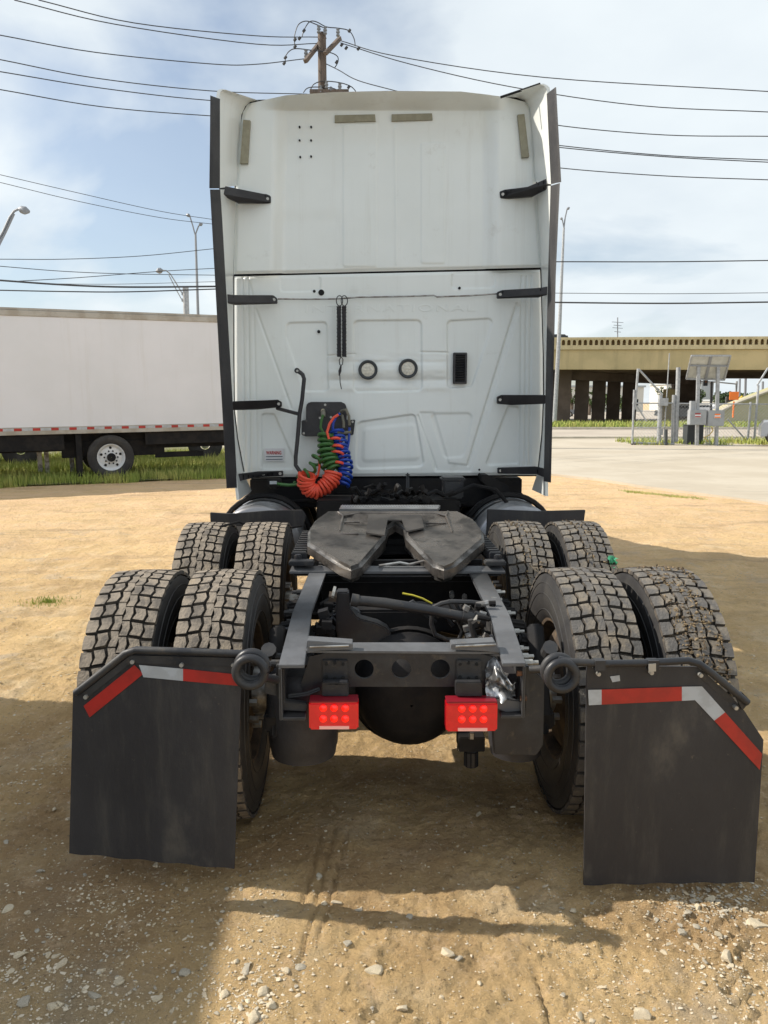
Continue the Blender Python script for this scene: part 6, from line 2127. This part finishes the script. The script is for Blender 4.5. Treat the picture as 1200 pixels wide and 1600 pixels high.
mb.tube([P(1056, 630.5, YN), P(1260, 632, YN)], .028, 6); mb.tube([P(1183, 602, YN), P(1200, 575, YN)], .04, 6); mb.tube([P(1137, 655, YN), P(1166, 688, YN)], .035, 6); mb.build('rail', 'galvanised', fn)
p0, p1 = P(1056, 690, YN), P(1260, 631, YN)
link_mesh(p0.x, p1.x, .1, p1.z, YN + .03, .15).build('wire_mesh', 'galvanised', fn, kind='stuff')

# ================================================================== VEHICLES AND FAR THINGS
def car(name, label, cat, loc, rz, body, L=4.6, W=1.85, Hh=1.45, pickup=False, grp=None):
    root = thing(name, label, cat, (0, 0, 0), grp)
    h = L / 2
    if pickup:
        prof = [(-h, .45), (-h, 1.0), (-h + 1.7, 1.05), (-h + 1.75, 1.35), (-h + 2.1, Hh), (h - 1.9, Hh), (h - 1.2, 1.1), (h - .1, 1.0), (h, .8), (h, .4)]
    else:
        prof = [(-h, .4), (-h + .05, .95), (-h + .4, 1.0), (-h + 1.1, Hh), (h - 2.0, Hh), (h - 1.2, 1.0), (h - .1, .8), (h, .6), (h, .35)]
    mb = MB(); n = len(prof)
    ys_ = [-W / 2, -W / 2 + .12, W / 2 - .12, W / 2]
    vs = []
    for j, y in enumerate(ys_):
        for (x, z) in prof:
            zz_ = z if (j in (1, 2) or z < .9) else z - (.06 if z < 1.2 else .14)
            yy = y if (z < 1.2 or j in (1, 2)) else y * .86
            vs.append((x, yy, zz_))
    fs = [(j * n + i, j * n + (i + 1) % n, (j + 1) * n + (i + 1) % n, (j + 1) * n + i) for j in range(3) for i in range(n)]
    fs += [tuple(range(n)), tuple(3 * n + i for i in range(n))]
    mb.add(vs, fs)
    o1 = link('body', mb.mesh('body', [body], 30, .03), root, loc=(0, 0, 0))
    mb = MB()
    zc = 1.0; hw = W / 2 * .93 + .01
    xa, xb = (-h + 2.0, h - 1.75) if pickup else (-h + .95, h - 1.7)
    for sy in (-1, 1):
        mb = MB()
        mb.prism([(xa, sy * hw, zc + .08), (xb + .3, sy * hw, zc + .08), (xb - .1, sy * (hw - .06), Hh - .1), (xa + .2, sy * (hw - .06), Hh - .1)], (0, -sy * .05, 0))
        link('window', mb.mesh('window', ['glass_dark'], 30), root, loc=(0, 0, 0))
    rr_ = .39 if pickup else .33
    for sx in (-1, 1):
        for sy in (-1, 1):
            mb = MB(); mb.lathe([(.01, -.04), (rr_ * .62, -.10), (rr_ * .64, -.12), (rr_ * .95, -.13), (rr_, -.09), (rr_, .09), (rr_ * .95, .13), (rr_ * .64, .12), (rr_ * .62, .10), (.01, .04)], (0, 0, 0), 'y', 24, 0)
            for i, f in enumerate(mb.f):
                if max(math.hypot(mb.v[j][0], mb.v[j][2]) for j in f) < rr_ * .65: mb.m[i] = 1
            for k in range(6):
                a = k * math.pi / 3; mb.bar((0, -.105, 0), (math.sin(a) * rr_ * .58, -.105, math.cos(a) * rr_ * .58), .05, .03, 1, up=(0, 1, 0))
            link('wheel', mb.mesh('wheel', ['tyre_rubber', 'aluminium'], 40), root, loc=(sx * (h - (.62 if pickup else .85)), sy * (W / 2 - .08), rr_))
    root.location = loc; root.rotation_euler = (0, 0, rz)
    return root


pk = G(1196, 702)
car('pickup_truck', 'grey pickup truck cut off by the right edge of the view', 'pickup', (P(1188, 690, 29.3).x + 2.94, 28.99, .055), math.pi - .44, 'car_grey', 5.6, 1.95, 1.85, True)
for (x, y, Yv, lb, c_) in ((1070, 632, 92, 'white car parked left of the cabinets beyond the fence', 'car_white'), (1100, 631, 98, 'white car seen right above the grey cabinets', 'car_white'), (1127, 630, 105, 'pale car furthest right in the far row of cars', 'car_white'), (1062, 634, 78, 'low silver car left in the far row under the overpass', 'car_grey'), (868, 635, 95, 'silver car seen between the dark columns by the cab', 'car_grey')):
    p = P(x, y, Yv); car('parked_car', lb, 'car', (p.x, Yv, .06), random.choice((0.1, .3, -.2)), c_, 4.7, 1.85, 1.5, grp='cars beyond the overpass')
car('dark_car', 'dark car driving on the overpass beside the cab', 'car', (P(873, 520, 66).x, 66, zb_ - .55), 0, 'car_dark', 4.7, 1.85, 1.98)
bx = P(1093, 556, YG)


def tree(label, px, Yt, top_y, w_px, mtl='leaf_dark', seed=1, n=1500):
    rs = np.random.default_rng(seed)
    k = Yt / F
    base = P(px, 632, Yt); tz = P(px, top_y, Yt).z; w_ = w_px * k
    t = thing('tree', label, 'tree', (base.x, Yt, 0), 'trees beyond the overpass')
    mb = MB(); mb.tube([(base.x, Yt, 0), (base.x + .1, Yt, tz * .35), (base.x - .1, Yt, tz * .7)], [.25, .2, .08], 8)
    for a in (0.5, 2.2, 4.0): mb.tube([(base.x, Yt, tz * .3), (base.x + math.cos(a) * w_ * .3, Yt + math.sin(a) * w_ * .3, tz * .65)], [.12, .04], 6)
    mb.build('trunk', 'bark', t)
    nc = 16
    cc = np.stack([rs.uniform(-.5, .5, nc) * w_ * .8, rs.uniform(-.4, .4, nc) * w_ * .8, rs.uniform(.28, .88, nc) * tz], 1)
    cr_ = rs.uniform(.14, .26, nc) * w_ * .8
    idx = rs.integers(0, nc, n)
    dd = rs.normal(0, 1, (n, 3)); dd /= np.linalg.norm(dd, axis=1)[:, None]
    pos = cc[idx] + dd * (cr_[idx] * rs.random(n) ** .35)[:, None] + np.array([base.x, Yt, 0])
    pos[:, 2] = np.clip(pos[:, 2], .25, tz)
    sz = w_ * .028 + .06
    u = rs.normal(0, 1, (n, 3)); u /= np.linalg.norm(u, axis=1)[:, None]
    v = np.cross(u, rs.normal(0, 1, (n, 3))); v /= np.linalg.norm(v, axis=1)[:, None]
    V = np.stack([pos - u * sz, pos + v * sz * .7, pos + u * sz, pos - v * sz * .7], 1).reshape(-1, 3)
    link('crown', fast_mesh('crown', V, np.arange(n * 4).reshape(n, 4), [mtl]), t).matrix_parent_inverse = Matrix.Translation(-WL[t.name])


tree('rounded dark tree left in the gap under the overpass', 1046, 98, 600, 36, 'leaf_dark', 1)
tree('broad dark tree right behind the tall gate post', 1078, 110, 601, 50, 'leaf_dark', 2, 1900)
tree('dark tree right of the solar panel posts in the gap', 1132, 118, 611, 42, 'leaf_dark', 3)
tree('low mid green tree beside the orange sign', 1165, 125, 614, 44, 'leaf_mid', 4)
tree('green tree seen through the first gap between the columns', 893, 100, 598, 18, 'leaf_mid', 5, 700)
tree('green tree behind the second gap between the columns', 921, 108, 606, 16, 'leaf_mid', 6, 700)
tree('low tree behind the last gap between the columns', 960, 115, 612, 40, 'leaf_mid', 7, 900)


def hbuild(label, xa, xb, y0, Yb, m, win=True, dep=10):
    a, b = P(xa, 630, Yb), P(xb, 630, Yb); z = P(xa, y0, Yb).z
    t = thing('building', label, 'building', (a.x, Yb, 0), 'far buildings')
    mb = MB(); mb.prism([(a.x, Yb, 0), (b.x, Yb, 0), (b.x, Yb + dep, 0), (a.x, Yb + dep, 0)], (0, 0, z)); w_ = mb.build('wall', m, t)
    mb = MB(); mb.prism([(a.x - .3, Yb - .3, z), (b.x + .3, Yb - .3, z), (b.x + .3, Yb + dep, z), (a.x - .3, Yb + dep, z)], (0, 0, .35)); mb.build('roof', 'building_grey', t)
    n = max(2, int((b.x - a.x) / 3)); fl_ = max(1, int(z / 3.4))
    for i in range(n):
        for f in range(fl_):
            cx = a.x + (b.x - a.x) * (i + .5) / n
            mb = MB(); mb.box((cx, Yb - .02, 1.8 + f * 3.2), (1.2, .08, 1.4)); mb.build('window', 'glass_dark', t)


hbuild('tall pale grey block seen between the solar panel posts', 1094, 1114, 598, 165, 'building_grey')
hbuild('low white building left of the tall block under the overpass', 1040, 1092, 601, 175, 'building_white')
hbuild('white building seen beyond the gaps between the dark columns', 800, 1005, 605, 150, 'building_white')
hbuild('low white shop beyond the trees on the right', 1118, 1200, 627, 150, 'building_white')
# signs and traffic signals under the bridge
Yt = 84
ts = thing('traffic_signal', 'traffic signal mast arm with three hanging heads under the overpass', 'traffic signal', (P(1151, 630, Yt).x, Yt, 0))
mb = MB(); m0 = P(1151, 600, Yt); mb.tube([(m0.x, Yt, 0), m0, m0 + Vector((0, 0, .3))], .12, 8); mb.tube([P(1070, 594, Yt), P(1120, 597, Yt), P(1151, 600, Yt)], .08, 6); mb.build('mast', 'galvanised', ts)
for x in (1052, 1077, 1102):
    mb = MB(); c = P(x, 598.5, Yt); mb.box(c, (.45, .3, .62)); hd = mb.build('signal_head', 'dark_plastic', ts, bevel=.03)
    mb = MB()
    mb.lathe([(.14, -.16), (.01, -.17)], (c.x, c.y, c.z + .14), 'y', 10); mb.build('lamp', 'rust', hd)
mb = MB(); mb.box(P(1147, 618.5, 52), (.62, .05, .55)); mb.box(P(1146, 640, 52), (.08, .08, 1.1)); tag(mb.build('orange_sign', 'orange_sign', None), 'bright orange board standing beyond the fence right of the cabinets', 'sign')
mb = MB(); mb.box(P(1147, 628, 80.2), (1.8, .3, 1.1)); tag(mb.build('white_cabinet', 'building_white', None, bevel=.03), 'white cabinet right under the orange board', 'cabinet')
mb = MB(); mb.bar(P(1133, 647, 60), P(1160, 619, 60), .25, .1); tag(mb.build('boom_barrier', 'yellow_paint', None), 'slanted yellow boom seen through the fence', 'barrier')
for (xa, ya_, yb_, Yq, lb) in ((1112, 602, 632, 80, 'thin grey pole rising right above the cabinets'), (1165, 597, 640, 86, 'darker utility pole right of the orange board'), (1066, 597, 632, 84, 'dark pole leaning right of the tall gate post'), (1192, 602, 630, 95, 'thin far pole near the right edge under the overpass'), (1156, 598, 630, 100, 'slim far pole left of the darker utility pole')):
    mb = MB(); t_ = P(xa + (6 if xa == 1066 else 0), ya_ - 6, Yq); mb.tube([(P(xa, 630, Yq).x, Yq, 0), t_], .14, 8)
    tag(mb.build('pole', 'lamp_steel', None), lb, 'pole', 'far poles under the overpass')

ov.rotation_euler = (0, R(.5), -R(11))

# neighbouring trailer just out of view on the left; the photograph shows its shade on the ground at lower left
nb = thing('box_trailer', 'low white trailer standing out of view whose shade covers the dirt left of the flap', 'trailer', (-5.2, -1.0, 0))
mb = MB(); mb.box((-5.2, -1.2, 1.83), (2.4, 11.7, 1.62)); mb.build('side_wall', 'trailer_white', nb, bevel=.02)
mb = MB(); mb.box((-5.2, -1.2, .93), (2.2, 11.4, .16)); mb.box((-5.2, 3.6, .62), (1.6, 1.2, .46)); mb.build('underframe', 'under_dark', nb)
for (x, y) in ((-4.2, 3.0), (-6.2, 3.0), (-4.2, 1.8), (-6.2, 1.8), (-4.2, -5.0), (-6.2, -5.0)):
    w_ = bpy.data.objects.new('wheel', None); C.objects.link(w_); w_.parent = nb; w_.location = (x + 5.2, y + 1.0, .51)
    link('tyre', carc, w_, loc=(0, 0, 0)); link('rim', rims[1 if x > -5 else -1], w_, loc=(0, 0, 0))
